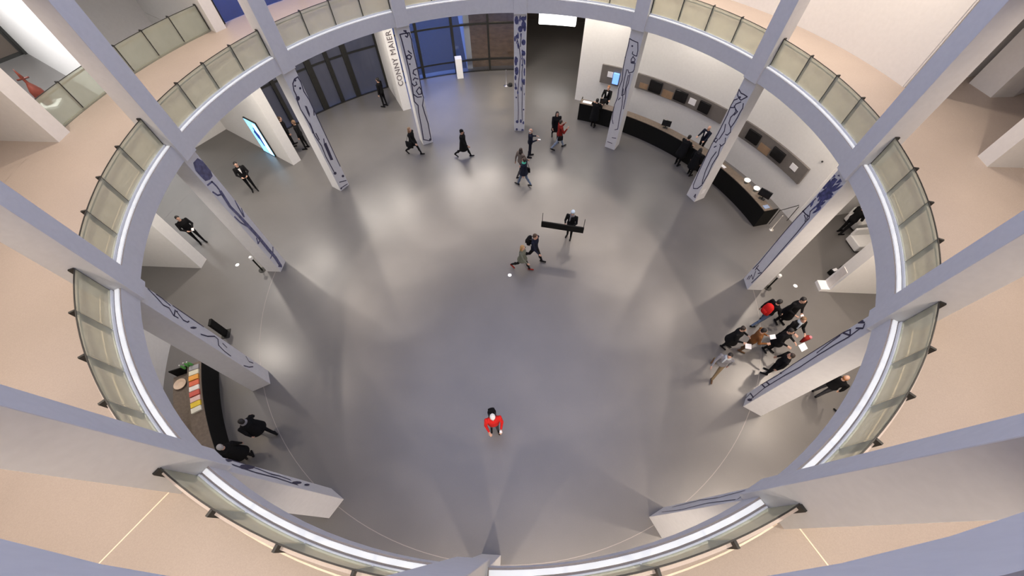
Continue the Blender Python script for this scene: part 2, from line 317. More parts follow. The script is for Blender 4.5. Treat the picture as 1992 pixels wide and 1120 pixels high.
ART={
1:([[(.228,5.62),(-.043,5.64),(-.193,5.64),(-.168,5.35),(-.153,4.69),(-.139,4.09),(-.164,3.52),(-.205,2.98),(-.234,2.56),(-.096,2.31),(-.144,1.96),(-.169,1.14),(-.213,.34),(.104,.16),(.208,.2)],[(.228,5.62),(.264,5.34),(.241,5.03),(.26,4.29),(.265,3.57),(.248,2.83),(.27,2.61),(.126,2.24),(.154,1.81),(.217,1.21),(.197,.23)],[(.01,5.75),(.108,5.65),(.159,5.55),(.091,5.47),(.029,5.53)],[(.007,4.92),(.065,4.83),(.129,4.77)],[(-.117,4.73),(-.095,4.6),(.025,4.55),(.102,4.65),(.018,4.75),(-.092,4.72)],[(.238,4.07),(.066,4.04),(.007,3.9),(.12,3.79)],[(-.062,3.6),(.039,3.68),(.186,3.59)],[(-.15,3.46),(-.074,3.31),(.076,3.35),(.052,3.49)],[(.16,3.21),(.234,3.03),(.194,2.84),(.052,2.85),(-.021,3.04),(.122,3.17)],[(-.191,2.92),(-.032,2.73),(.165,2.7)]],
[[(-.01,4.34),(-.028,4.31),(-.06,4.31),(-.086,4.33),(-.091,4.36),(-.073,4.38),(-.042,4.38),(-.016,4.37)],[(.133,5.71),(.109,5.68),(.065,5.68),(.028,5.7),(.019,5.73),(.043,5.76),(.086,5.76),(.123,5.74)],[(.208,.2),(.18,.14),(.132,.14),(.094,.17),(.087,.24),(.116,.29),(.163,.3),(.201,.26)]]),
2:([[(-.087,2.38),(-.058,1.32),(-.066,.66)],[(.142,2.38),(.139,1.33),(.166,.67)],[(-.151,4.92),(-.035,4.54),(.022,4.09),(-.024,3.12),(-.087,2.38)],[(.062,5.11),(.017,4.54)],[(.145,3.67),(.111,3.35),(.142,2.38)],[(.1,4.19),(.145,3.67)]],
[[(-.078,5.66),(-.104,5.53),(-.167,5.48),(-.231,5.53),(-.257,5.66),(-.23,5.78),(-.168,5.83),(-.105,5.78)],[(.237,5.73),(.206,5.66),(.13,5.63),(.052,5.66),(.02,5.73),(.051,5.79),(.127,5.82),(.204,5.8)],[(.27,5.39),(.265,5.25),(.213,5.19),(.158,5.25),(.134,5.39),(.153,5.54),(.205,5.6),(.259,5.54)],[(.12,5.3),(.089,5.2),(.011,5.16),(-.068,5.2),(-.101,5.3),(-.07,5.39),(.008,5.44),(.086,5.4)],[(-.054,5.0),(-.071,4.93),(-.115,4.9),(-.158,4.93),(-.177,4.99),(-.159,5.06),(-.116,5.09),(-.072,5.06)],[(.27,4.74),(.245,4.64),(.172,4.6),(.098,4.64),(.067,4.73),(.096,4.83),(.168,4.87),(.241,4.83)],[(.27,4.24),(.247,4.15),(.181,4.12),(.113,4.15),(.083,4.24),(.11,4.33),(.176,4.37),(.244,4.33)],[(-.116,3.88),(-.137,3.71),(-.191,3.64),(-.245,3.71),(-.266,3.87),(-.244,4.04),(-.191,4.11),(-.138,4.04)],[(-.054,3.4),(-.082,3.24),(-.152,3.18),(-.222,3.24),(-.251,3.4),(-.222,3.55),(-.153,3.61),(-.083,3.55)],[(.27,3.35),(.27,3.2),(.253,3.13),(.213,3.19),(.194,3.35),(.207,3.5),(.244,3.57),(.27,3.5)],[(-.152,3.07),(-.168,2.97),(-.207,2.92),(-.247,2.96),(-.263,3.06),(-.247,3.16),(-.207,3.2),(-.168,3.16)],[(.27,2.85),(.27,2.73),(.234,2.68),(.173,2.72),(.146,2.85),(.169,2.97),(.227,3.02),(.27,2.97)],[(-.122,2.52),(-.142,2.46),(-.19,2.43),(-.239,2.46),(-.259,2.52),(-.239,2.58),(-.19,2.61),(-.142,2.58)],[(.27,2.21),(.27,2.15),(.27,2.13),(.244,2.15),(.231,2.2),(.242,2.25),(.27,2.28),(.27,2.26)],[(-.126,2.01),(-.138,1.98),(-.167,1.96),(-.196,1.98),(-.207,2.01),(-.196,2.05),(-.167,2.06),(-.138,2.05)],[(.27,1.33),(.259,1.29),(.229,1.28),(.2,1.29),(.187,1.33),(.198,1.37),(.228,1.38),(.257,1.37)],[(-.035,.59),(-.058,.52),(-.115,.49),(-.172,.52),(-.195,.59),(-.172,.66),(-.116,.69),(-.059,.66)],[(.142,.63),(.127,.54),(.089,.51),(.049,.54),(.032,.63),(.047,.72),(.086,.75),(.125,.72)],[(.27,.53),(.27,.46),(.231,.44),(.192,.46),(.174,.53),(.19,.6),(.228,.63),(.268,.6)],[(-.076,.1),(-.094,.04),(-.138,.03),(-.183,.04),(-.201,.1),(-.183,.16),(-.139,.19),(-.095,.16)],[(.263,.06),(.242,.03),(.189,.03),(.135,.03),(.112,.05),(.134,.11),(.186,.14),(.24,.12)],[(-.046,4.59),(-.058,4.54),(-.087,4.52),(-.117,4.54),(-.129,4.59),(-.117,4.63),(-.088,4.65),(-.058,4.64)]]),
3:([[(.009,5.06),(.008,4.97),(.125,4.93),(.23,4.93),(.218,5.16),(.134,5.46),(-.132,5.49),(-.27,5.53),(-.247,5.23),(-.27,4.94),(-.256,4.31),(-.176,3.76),(-.238,3.3),(-.193,2.86),(-.27,2.48),(-.263,2.13),(-.229,1.7),(-.116,1.48)],[(.082,4.89),(.018,4.73),(.054,4.59),(.186,4.6),(.193,4.78),(.094,4.85)],[(.23,4.64),(.27,4.36),(.23,4.24),(.064,4.14),(-.025,4.27)],[(-.077,4.26),(-.072,3.68),(-.026,3.03),(.096,3.13),(.072,3.56),(.063,4.04)],[(.128,4.11),(.152,3.7),(.111,3.41),(.19,2.99),(.217,2.41)],[(-.022,3.37),(.107,2.61),(.146,1.83),(.187,1.27),(.048,1.18)],[(-.055,2.91),(-.139,2.77)],[(-.193,.36),(.073,.36)],[(-.0,.69),(.216,.74)]],
[[(-.03,5.28),(-.036,5.25),(-.064,5.23),(-.098,5.24),(-.119,5.26),(-.113,5.29),(-.085,5.31),(-.05,5.31)],[(.18,4.67),(.17,4.64),(.13,4.61),(.084,4.61),(.06,4.63),(.071,4.66),(.11,4.69),(.156,4.69)]]),
4:([[(-.27,5.43),(-.113,5.36),(.019,5.38),(.192,5.38),(.086,5.24),(.021,5.15),(-.112,5.17),(-.223,5.25),(-.27,5.43)],[(.055,5.1),(-.1,4.92),(-.099,4.78),(-.259,4.69),(-.27,4.8),(-.246,5.01),(-.134,5.12)],[(.176,5.1),(.245,4.95),(.228,4.75),(.232,4.55),(.215,4.29),(.174,4.06),(.009,4.16),(-.039,4.39),(.028,4.58),(.048,4.74),(-.133,4.83)],[(-.019,4.75),(.116,4.73),(.051,4.54)],[(.174,4.06),(.261,3.9),(.192,3.72),(.109,3.7)],[(-.107,4.04),(-.011,3.78),(-.056,3.37)],[(.182,3.58),(.27,3.39),(.19,3.19),(.08,3.2)],[(-.178,3.34),(-.265,3.2),(-.129,3.15),(-.105,3.34)],[(-.103,2.93),(-.029,3.04)],[(.142,3.16),(.247,2.76),(.207,2.24),(.244,1.68),(.228,1.13)],[(.097,2.83),(.027,2.42),(.06,1.74),(.146,1.27),(.229,1.06),(.099,.73),(-.094,.58),(-.178,.73),(-.232,1.45),(-.256,2.41),(-.27,3.03),(-.227,3.54),(-.225,4.38),(-.259,4.69)],[(.133,.25),(.158,.42),(.217,.24),(.133,.25)]],
[[(-.035,5.24),(-.032,5.21),(-.056,5.18),(-.094,5.17),(-.123,5.19),(-.126,5.22),(-.101,5.25),(-.063,5.26)],[(-.191,3.19),(-.188,3.16),(-.216,3.12),(-.258,3.11),(-.27,3.13),(-.27,3.17),(-.265,3.2),(-.223,3.21)],[(.05,4.77),(.053,4.74),(.033,4.72),(.002,4.71),(-.021,4.72),(-.024,4.75),(-.004,4.77),(.027,4.78)]]),
5:([[(-.192,4.75),(-.27,3.84),(-.27,2.94),(-.21,1.19),(-.239,.76)],[(.05,4.82),(.002,4.35),(.166,4.2),(.156,4.02),(.198,3.48),(.224,2.49),(.27,1.18),(.213,.41)],[(-.27,4.11),(-.081,4.15),(.099,4.23)],[(-.086,4.09),(.054,4.08),(.12,4.01)],[(.028,4.21),(.125,4.1)],[(-.1,.21),(-.131,.42)],[(-.028,.31),(-.078,.57),(.134,.55),(-.04,.88)],[(-.104,.87),(-.129,1.15)],[(-.14,.98),(.118,1.1)],[(.132,.96),(.224,1.17)],[(-.266,4.07),(-.232,4.27)]],
[[(-.27,5.11),(-.27,5.5),(-.182,5.46),(-.174,5.17)],[(-.065,4.85),(-.231,4.89),(-.176,5.14),(-.12,5.43),(-.2,5.63),(-.035,5.69),(.009,5.41),(.209,5.55),(.133,5.34),(.246,5.35),(.123,4.91)],[(.004,5.56),(.02,5.78),(.154,5.77),(.072,5.63)],[(-.24,5.55),(-.27,5.68),(-.178,5.69)],[(-.143,5.73),(-.12,5.81),(-.042,5.79)]]),
11:([[(-.213,4.91),(.02,4.85),(.043,4.62),(.029,4.43)],[(-.237,4.63),(-.17,4.41),(-.01,4.31)],[(.27,3.73),(.193,3.5),(.092,3.08)],[(.27,3.34),(.112,3.05)],[(-.223,3.41),(-.197,3.08),(-.055,2.67)],[(-.098,2.06),(-.216,1.86),(.014,1.86)],[(.242,1.07),(.052,.93),(-.227,.91)],[(-.186,.29),(-.068,.09)],[(-.165,5.44),(.06,5.38),(.263,5.3)],[(-.122,5.31),(.042,5.26),(.12,5.42)]],
[[(-.069,5.71),(.184,5.69),(.27,5.51),(.27,5.33),(.27,5.09),(.191,4.94),(.009,4.95),(-.177,5.05),(-.2,5.3),(-.204,5.51)],[(-.024,4.46),(.089,4.4),(-.026,3.75),(.016,3.31),(.048,2.67),(.072,1.98),(.061,1.21),(.063,.64),(-.019,.1),(-.16,.21),(-.087,.74),(-.092,1.29),(-.07,2.04),(-.096,2.72),(-.098,3.35),(-.137,3.81)]]),
12:([[(.27,5.35),(.244,5.57),(.073,5.56),(-.075,5.45),(-.158,5.22),(-.157,5.03),(-.221,4.83),(-.27,4.47),(-.219,4.08),(-.194,3.69),(-.216,3.21),(-.141,2.63),(-.187,2.05),(-.157,1.17)],[(.27,5.35),(.217,4.98),(.27,4.62),(.27,4.14),(.27,3.56),(.27,2.95),(.27,2.26),(.27,1.19)],[(.262,4.17),(.174,3.96)],[(-.121,3.26),(-.118,2.92)],[(.102,2.84),(.032,2.64)],[(-.139,.49),(.232,.32)],[(-.233,.16),(.209,.11)]],
[[(-.03,4.51),(.05,4.44),(.021,4.12),(-.058,3.98),(-.06,4.19)],[(-.017,2.62),(.131,2.64),(.084,1.7),(-.058,1.77)],[(-.149,3.88),(-.148,3.66),(-.192,3.25),(-.263,3.35)],[(.121,5.49),(.094,5.47),(.06,5.47),(.039,5.49),(.044,5.53),(.071,5.55),(.105,5.55),(.126,5.52)],[(.008,5.32),(-.016,5.3),(-.05,5.31),(-.071,5.33),(-.069,5.36),(-.045,5.37),(-.012,5.37),(.01,5.35)],[(.169,5.15),(.138,5.12),(.099,5.13),(.075,5.15),(.08,5.19),(.111,5.22),(.15,5.21),(.173,5.18)],[(-.077,4.85),(-.134,4.8),(-.204,4.81),(-.245,4.86),(-.235,4.93),(-.178,4.97),(-.109,4.97),(-.066,4.92)],[(-.069,1.0),(-.116,.97),(-.179,.99),(-.221,1.05),(-.217,1.11),(-.169,1.15),(-.107,1.13),(-.065,1.07)],[(.236,.6),(.195,.57),(.139,.59),(.101,.64),(.104,.7),(.145,.73),(.201,.72),(.239,.66)],[(-.162,.1),(-.19,.08),(-.227,.09),(-.252,.13),(-.249,.17),(-.221,.19),(-.184,.18),(-.159,.14)]]),
10:([[(.27,5.71),(.172,5.45),(.058,5.21),(.094,5.0),(-.06,4.86),(-.05,4.68)],[(.27,5.44),(.27,5.24),(.208,4.96)],[(.27,4.86),(.27,4.61),(.27,4.3),(.27,3.96),(.27,3.62)],[(.156,4.74),(.083,4.63),(-.002,4.48),(.022,4.32),(.097,4.25)],[(.168,4.78),(-.073,4.83)],[(-.095,3.77),(-.005,3.47),(.185,3.12),(.159,2.96),(-.075,2.97),(-.161,2.68),(-.186,2.38)],[(.118,2.74),(.062,2.54)],[(.233,1.45),(.095,1.3),(.151,1.04)],[(-.234,1.67),(-.156,1.36),(-.013,1.08)]],
[[(.051,3.93),(-.001,3.98),(-.073,4.08),(-.121,4.19),(-.119,4.23),(-.068,4.18),(.003,4.08),(.053,3.97)],[(.175,4.68),(.147,4.69),(.121,4.72),(.112,4.75),(.125,4.76),(.153,4.75),(.179,4.72),(.188,4.69)]]),
6:([[(-.27,4.88),(-.27,4.32),(-.27,3.46),(-.27,2.78),(-.211,1.92),(-.27,.92)],[(-.025,5.55),(.032,5.18),(.005,4.71),(.006,3.97),(.046,3.21),(-.001,2.4),(.001,1.33),(.169,.38)],[(-.27,4.93),(-.202,5.18),(.012,5.22),(-.204,4.97),(-.27,4.9)],[(-.27,5.56),(-.27,5.44),(-.135,5.66)],[(-.122,5.39),(.038,5.65),(-.084,5.67)],[(-.225,4.81),(-.192,4.44),(-.112,3.93)],[(-.234,1.04),(.001,1.33),(-.01,1.59),(-.242,1.3)],[(-.074,.04),(-.162,.3),(.155,.67)]],
[[(-.184,2.23),(-.166,2.22),(-.178,2.17),(-.214,2.11),(-.254,2.08),(-.27,2.09),(-.26,2.14),(-.223,2.2)],[(-.2,5.63),(-.178,5.62),(-.2,5.56),(-.253,5.5),(-.27,5.47),(-.27,5.48),(-.27,5.54),(-.252,5.6)],[(.233,.64),(.262,.61),(.228,.46),(.15,.29),(.073,.2),(.044,.24),(.08,.38),(.159,.55)]]),
9:([[(.27,5.37),(.27,4.84),(.183,4.28),(.107,3.91),(.13,3.44),(.078,3.0)],[(.058,5.43),(-.032,4.7),(-.019,3.84),(-.11,2.88)]],
[[(.27,5.21),(.199,5.33),(.138,5.48),(.124,5.59),(.162,5.59),(.232,5.48),(.27,5.32),(.27,5.21)],[(.264,4.39),(.124,4.64),(.006,4.99),(-.027,5.22),(.037,5.24),(.166,5.02),(.27,4.67),(.27,4.4)],[(.093,2.34),(.004,2.55),(-.078,2.87),(-.108,3.11),(-.07,3.13),(.013,2.94),(.098,2.62),(.133,2.37)],[(.092,1.86),(.024,2.02),(-.033,2.23),(-.045,2.37),(-.008,2.36),(.059,2.21),(.117,2.0),(.131,1.85)]]),
}

# ------------------------------------------------------------------ columns
COLS = {1: -30, 2: 0, 3: 30, 4: 60, 5: 90, 6: 120, 7: 150, 8: 180, 9: -150, 10: -120, 11: -90, 12: -60}
CLABEL = {1: 'white column with a drawn pale bottle outline and curling lines', 2: 'white column painted with a tree and dense dark blue leaves',
 3: 'white column with a drawn long-bodied standing figure, before the ticket counter', 4: 'white column with a drawn cat-headed figure, small white notice near its foot',
 5: 'white column painted with a dark blue bunch of flowers on a long stem', 6: 'white column with a drawn pale fish-like outline, beside the visitor group',
 7: 'white column with a nearly plain narrow face, opposite the glazed front', 8: 'white column with an undrawn face, directly opposite the tree column',
 9: 'white column with smudged dark violet blots, beside the shop counter end', 10: 'white column with a loose scroll line drawing, beside the shop counter',
 11: 'white column painted with a single blue long-stemmed rose', 12: 'white column with a drawn spotted snake-like body, beside the glass doors'}
def stroke(mb, pts, w, n, s, o, mi):
    P = [Vector((a, b)) for a, b in pts]
    for a, b in zip(P[:-1], P[1:]):
        d = b - a
        if d.length < 1e-4: continue
        d.normalize(); nn = Vector((-d.y, d.x)) * w / 2; a2 = a - d * w * .3; b2 = b + d * w * .3
        q = [a2 + nn, b2 + nn, b2 - nn, a2 - nn]
        q = [Vector((max(-.283, min(.283, c.x)), max(.01, min(5.92, c.y)))) for c in q]
        mb.add([o + s * c.x + Vector((0, 0, c.y)) for c in q], [(0, 1, 2, 3)], mi)
for k, th in COLS.items():
    base = pol(10.31, th); e = empty('column', base)
    tag(e, CLABEL[k], 'column', 'columns around the round hall')
    shaft = bevel(MB().radial(10.0, 10.62, .57, 0, 5.95, th).build('lower_shaft', COLM, e, base), .008, 1)
    bevel(MB().radial(9.9, 10.52, .57, 5.93, 17.99, th).build('upper_shaft', COLM, e, base), .008, 1)
    n = pol(1, th); s = pol(1, th + 90)
    if k in ART:
        mb = MB(); o = n * 9.996
        lw = {1: .045, 2: .03, 3: .032, 4: .036, 5: .035, 6: .04, 9: .05, 10: .035, 11: .05, 12: .04}[k]
        for l in ART[k][0]: stroke(mb, l, lw * 1.2, n, s, o, 0)
        o2 = n * 9.994
        rng = random.Random(k); extra = []
        if k == 2:      # leaves of the tree
            for i in range(34):
                a_ = rng.choice((-1, 1)) * rng.uniform(.07, .25) if i > 10 else rng.uniform(-.25, .25); b_ = rng.uniform(2.2, 5.75) if i > 10 else rng.uniform(4.9, 5.8)
                w_ = rng.uniform(.025, .05); h_ = rng.uniform(.06, .15); t_ = rng.uniform(-.6, .6)
                extra.append([(max(-.28, min(.28, a_ + w_ * math.cos(q) * math.cos(t_) - h_ * math.sin(q) * math.sin(t_) * .4)), min(5.9, b_ + h_ * math.sin(q))) for q in [i_ * math.pi / 4 for i_ in range(8)]])
        if k == 5:      # petals of the bunch
            for i in range(22):
                a_ = rng.uniform(-.22, .22); b_ = rng.uniform(4.55, 5.7); w_ = rng.uniform(.03, .055); h_ = rng.uniform(.10, .20); t_ = a_ * 3 + rng.uniform(-.3, .3)
                extra.append([(max(-.28, min(.28, a_ + w_ * math.cos(q) + h_ * math.sin(q) * t_ * .5)), min(5.9, b_ + h_ * math.sin(q))) for q in [i_ * math.pi / 4 for i_ in range(8)]])
        for q, poly in enumerate(ART[k][1] + extra):
            mb.add([o2 - n * .00015 * q + s * a + Vector((0, 0, b)) for a, b in poly], [tuple(range(len(poly)))], 1)
        me = bpy.data.meshes.new('drawing'); me.from_pydata([tuple(Vector(v) - base) for v in mb.v], [], mb.f)
        me.materials.append(INKR if k in (11,) else INK); me.materials.append({2: INKB, 5: INKB, 11: INKR}.get(k, INK))
        me.polygons.foreach_set('material_index', mb.m)
        put('drawing', me, shaft)
    elif k == 7:
        mb = MB()
        for l in ([(-.2, 5.6), (-.1, 4.2), (-.2, 3), (-.12, 1.2)], [(.2, 5.5), (.1, 4), (.2, 2.6), (.1, .8)], [(-.2, 5.5), (.2, 5.6)]): stroke(mb, l, .03, n, s, n * 9.996, 0)
        me = bpy.data.meshes.new('drawing'); me.from_pydata([tuple(Vector(v) - base) for v in mb.v], [], mb.f); me.materials.append(INK); put('drawing', me, shaft)
    if k == 4:
        tag(MB().radial(10.17, 10.38, .006, .42, .72, th, .289).build('notice', PAPER, shaft, base), 'small white paper notice')

# ------------------------------------------------------------------ railings
PB = (0, 10.2, 6.5)
def rail_meshes(r, half, npan, pre):
    org = pol(r + .01, 0, 6.5); d = {}
    st = 2 * half / npan
    d['panel'] = [MB().arc(r + .008, r + .022, 6.565, 7.40, -half + i * st + .10, -half + (i + 1) * st - .10, 5).mesh('glass_panel', GLASS, org=org) for i in range(npan)]
    d['channel'] = MB().arc(r - .015, r + .045, 6.5, 6.565, -half, half, 20).mesh('base_channel', CURB if pre else GLASS, org=org)
    d['cap'] = MB().arc(r + .004, r + .026, 7.40, 7.412, -half, half, 20).mesh('top_edge', DARKM, org=org)
    d['hand'] = MB().arc(r + .04, r + .085, 7.27, 7.31, -half, half, 20).mesh('handrail', RAILM, org=org)
    d['post'] = []
    for i in range(npan + 1):
        m = MB().radial(r + .026, r + .125, .042, 6.5, 7.42, -half + i * st)
        d['post'].append(m.mesh('post', DARKM, org=org))
    return d
def place_rail(d, r, th, label, group):
    e = empty('glass_railing', pol(r + .01, th, 6.5), -R(th)); tag(e, label, 'railing', group)
    for me in d['panel']: put('glass_panel', me, e)
    for me in d['post']: put('post', me, e)
    put('base_channel', d['channel'], e); put('top_edge', d['cap'], e); put('handrail', d['hand'], e)
    return e
rd = rail_meshes(10.16, 13.25, 4, True)
RL = {15: 'above the corridor, between tree column and figure column', 45: 'above the ticket counter, between figure column and cat-headed column', 75: 'above the end of the ticket counter, before the cream gallery wall',
 105: 'between the flower column and the fish outline column', 135: 'above the visitor group side, between fish outline column and plain narrow column', 165: 'between the plain narrow column and the undrawn column',
 -165: 'between the undrawn column and the violet blot column', -135: 'above the shop counter, between scroll column and violet blot column', -105: 'between the rose column and the scroll column',
 -75: 'between the rose column and the snake column, before the stair hall', -45: 'above the glass entrance doors', -15: 'above the glazed front with the white plinth'}
for th, t in RL.items(): place_rail(rd, 10.16, th, 'glass railing ' + t, 'glass railings around the gallery edge')
rd2 = rail_meshes(13.84, 13.8, 6, False)
place_rail(rd2, 13.84, -74.95, 'outer glass railing between two wall ends, looking into the stair hall', 'glass railings facing the stair hall')

# ------------------------------------------------------------------ lettering on the entrance wall
def text_part(txt, size, M, m_, parent, name='lettering'):
    cu = bpy.data.curves.new(name, 'FONT'); cu.body = txt; cu.size = size; cu.extrude = .004; cu.align_x = 'CENTER'; cu.align_y = 'CENTER'
    cu.space_character = 1.08
    t = bpy.data.objects.new(name, cu); COL.objects.link(t); bpy.context.view_layer.update()
    dg = bpy.context.evaluated_depsgraph_get(); me = bpy.data.meshes.new_from_object(t.evaluated_get(dg)); bpy.data.objects.remove(t)
    me.transform(M); me.materials.clear(); me.materials.append(m_); return put(name, me, parent)
oA = pol(1, -30); sA = pol(1, 60)
M = Matrix((Vector((0, 0, 1)), -sA, -oA)).transposed().to_4x4(); M.translation = oA * 13.594 + sA * .02 + Vector((0, 0, 2.90))
text_part('CONNY MAIER', .40, M, mat('letter_grey', (.11, .09, .10), .7), pierA)

# ------------------------------------------------------------------ screen on the side of the radial wall
BLUE = emit('screen_blue', (.25, .62, 1.0), 1.5); BLUED = emit('screen_dark_blue', (.02, .06, .35), .5); BLUEW = emit('screen_pale', (.62, .86, 1.0), 1.8)
scr = empty('wall_screen_display', pol(15.45, -60, .02) - t60 * .29)
tag(scr, 'tall bright blue screen with a dark figure standing against the wall side', 'screen')
org = scr.location.copy()
bevel(MB().radial(14.95, 15.95, .07, .0, 2.05, -60, -.29).build('frame', DARKM, scr, org), .01, 1)
MB().radial(15.00, 15.90, .01, .05, 2.0, -60, -.328).build('screen', BLUE, scr, org)
MB().radial(15.03, 15.30, .004, .08, 1.9, -60, -.335).build('pale_stripe', BLUEW, scr, org)
m = MB(); fig = [(15.36, .55), (15.48, .5), (15.5, .9), (15.58, .95), (15.66, 1.3), (15.52, 1.45), (15.50, 1.62), (15.40, 1.64), (15.38, 1.45), (15.24, 1.25), (15.30, .95)]
vv = [o60 * a - t60 * .338 + Vector((0, 0, b)) for a, b in fig]; m.add(vv, [tuple(range(len(vv)))]); m.build('figure', BLUED, scr, org)

# ------------------------------------------------------------------ bench ledge at the east wall end
MB().radial(12.95, 13.3, .46, 0, .16, 90).build('ledge', WHITE, pierD)
MB().radial(13.275, 13.3, .30, .22, 1.25, 90).build('info_panel', mat('pale_grey', (.60, .57, .56), .5), pierD)

# ------------------------------------------------------------------ ticket counter
def counter(name, t0, t1, label, top_m, back):
    e = empty(name, pol(12.0, (t0 + t1) / 2)); tag(e, label, 'counter'); org = e.location.copy(); n = int(abs(t1 - t0))
    MB().arc(11.70, 11.76, 0, 1.0, t0, t1, n).build('front_panel', BLACK, e, org)
    MB().arc(11.68, 12.12, 1.0, 1.03, t0, t1, n).build('counter_top', top_m, e, org)
    MB().arc(12.10, back, .70, .74, t0 + .6, t1 - .6, n).build('desk_top', top_m, e, org)
    MB().arc(12.06, 12.10, 0, 1.0, t0 + .3, t1 - .3, n).build('inner_panel', BLACK, e, org)
    for t in (t0, t1): MB().radial(11.70, back, .04, 0, 1.0, t).build('end_panel', BLACK, e, org)
    return e
counter('ticket_counter', 16.7, 73.7, 'long curved black ticket counter with brown top along the white wall', WOOD, 12.4)
counter('shop_counter', -140.0, -114.6, 'curved black shop counter with brochures on its brown top', WOOD, 12.75)
TAN = mat('panel_tan', (.30, .20, .125), .5, .12, 4)
def panel(t0, t1, z0, z1, label, screens, sheets, tans=()):
    e = empty('display_panel', pol(13.5, (t0 + t1) / 2, z0)); tag(e, label, 'display panel', 'display panels behind the ticket counter'); org = e.location.copy()
    MB().arc(13.50, 13.595, z0, z1, t0, t1, 20).build('board', PANEL, e, org)
    for a, b, c, d, mm in screens: bevel(MB().radial(13.41, 13.50, 13.45 * R(b - a), c, d, (a + b) / 2).build('screen', mm, e, org), .01, 1)
    for a, b, c, d in sheets: MB().radial(13.485, 13.50, 13.45 * R(b - a), c, d, (a + b) / 2).build('sheet', PAPER, e, org)
    for a, b, c, d in tans: MB().arc(13.49, 13.50, c, d, a, b, 4).build('tan_field', TAN, e, org)
SB = emit('screen_small_blue', (.18, .38, 1.0), 1.1)
panel(19.4, 25.8, 1.38, 2.38, 'short grey display panel with a small glowing blue screen', [(22.5, 23.9, 1.5, 2.1, SB)], [(21.0, 22.3, 1.78, 2.08)])
panel(28.0, 49.6, 1.58, 2.36, 'long grey display panel with three black monitors behind the ticket counter', [(31.3, 34.3, 1.68, 2.28, SCREEN), (37.5, 40.5, 1.72, 2.26, SCREEN), (43.6, 46.2, 1.72, 2.24, SCREEN)], [(41.1, 42.7, 1.8, 2.12)], [(34.6, 37.2, 1.6, 2.0), (29.0, 31.0, 1.66, 1.95)])
panel(54.4, 70.6, 1.54, 2.38, 'long dark display panel with two black monitors near the wall end', [(56.0, 59.0, 1.70, 2.22, SCREEN), (62.4, 65.3, 1.74, 2.22, SCREEN)], [(67.2, 68.7, 1.87, 2.13)], [(59.4, 62.0, 1.58, 1.95)])
tag(put('wall_button', MB().box((0, 0, 0), (.05, .05, .05)).mesh('wall_button', DARKM), None, pol(13.57, 24.2, 2.95)), 'tiny dark sensor on the white wall above the glowing panel', 'sensor')
tag(put('wall_button', bpy.data.meshes['wall_button'], None, pol(13.57, 71.5, 2.95)), 'tiny dark sensor on the white wall above the dark panel end', 'sensor')
def monitor(th, r, z, label, yaw=0, s=1.0):
    e = empty('desk_monitor', pol(r, th, z), -R(th + yaw)); tag(e, label, 'monitor', 'monitors on the ticket counter')
    bevel(MB().box((0, 0, .29 * s), (.46 * s, .045, .34 * s)).build('screen', SCREEN, e), .012, 2)
    MB().box((0, .03, .07 * s), (.05, .03, .14 * s)).build('stand', DARKM, e)
    bevel(MB().box((0, .03, .01), (.24 * s, .16, .02)).build('foot', DARKM, e), .005, 1)
monitor(40.4, 11.95, 1.03, 'black desk monitor on the counter below the long grey panel', -18, 1.0)
monitor(70.4, 11.98, 1.03, 'black desk monitor near the counter end', -28, 1.15)
monitor(22.6, 12.0, 1.03, 'small black desk monitor beside the figure column', -20, .8)
def bowl(loc, r, label, cat, m_):
    o = MB().lathe((0, 0, 0), [(r * .5, 0), (r * .9, .03), (r, .07), (r * .9, .07), (r * .45, .025)], 18).build('bowl', m_); o.location = loc
    return tag(o, label, cat)
GLOW = emit('lamp_glow', (1, .93, .82), 2.0)
for (x, y), lb in (((10.87, 5.08), 'round lit desk lamp on the ticket counter'), ((11.15, 4.55), 'oval lit desk lamp on the ticket counter near the monitor')):
    e = tag(empty('desk_lamp', (x, y, 1.03)), lb, 'lamp', 'lamps on the ticket counter')
    MB().lathe((0, 0, 0), [(.09, 0), (.09, .015), (.012, .02), (.012, .14), (.02, .15)], 14).build('foot', DARKM, e)
    MB().lathe((0, 0, .14), [(.13, 0), (.14, .03), (.08, .07), (.02, .08)], 16).build('shade', GLOW, e, smooth=True)
def sheet(loc, d, rz, label, m_, cat='leaflet', group=None, h=.012):
    o = MB().box((0, 0, h / 2), (d[0], d[1], h)).build('leaflet_stack' if h > .02 else 'leaflet', m_); o.location = loc; o.rotation_euler.z = rz
    return tag(o, label, cat, group)
sheet((10.05, 6.25, 1.03), (.16, .42), R(30), 'narrow pale strip of paper on the ticket counter beside the cat-headed column', PAPER)
sheet(pol(11.9, 72.7, 1.03), (.2, .26), -R(72.7), 'pale blue folder on the counter end', mat('pale_blue', (.25, .33, .5), .5))
sheet(pol(11.9, 18.5, 1.03), (.5, .22), R(-18), 'white papers at the corridor end of the ticket counter', PAPER)
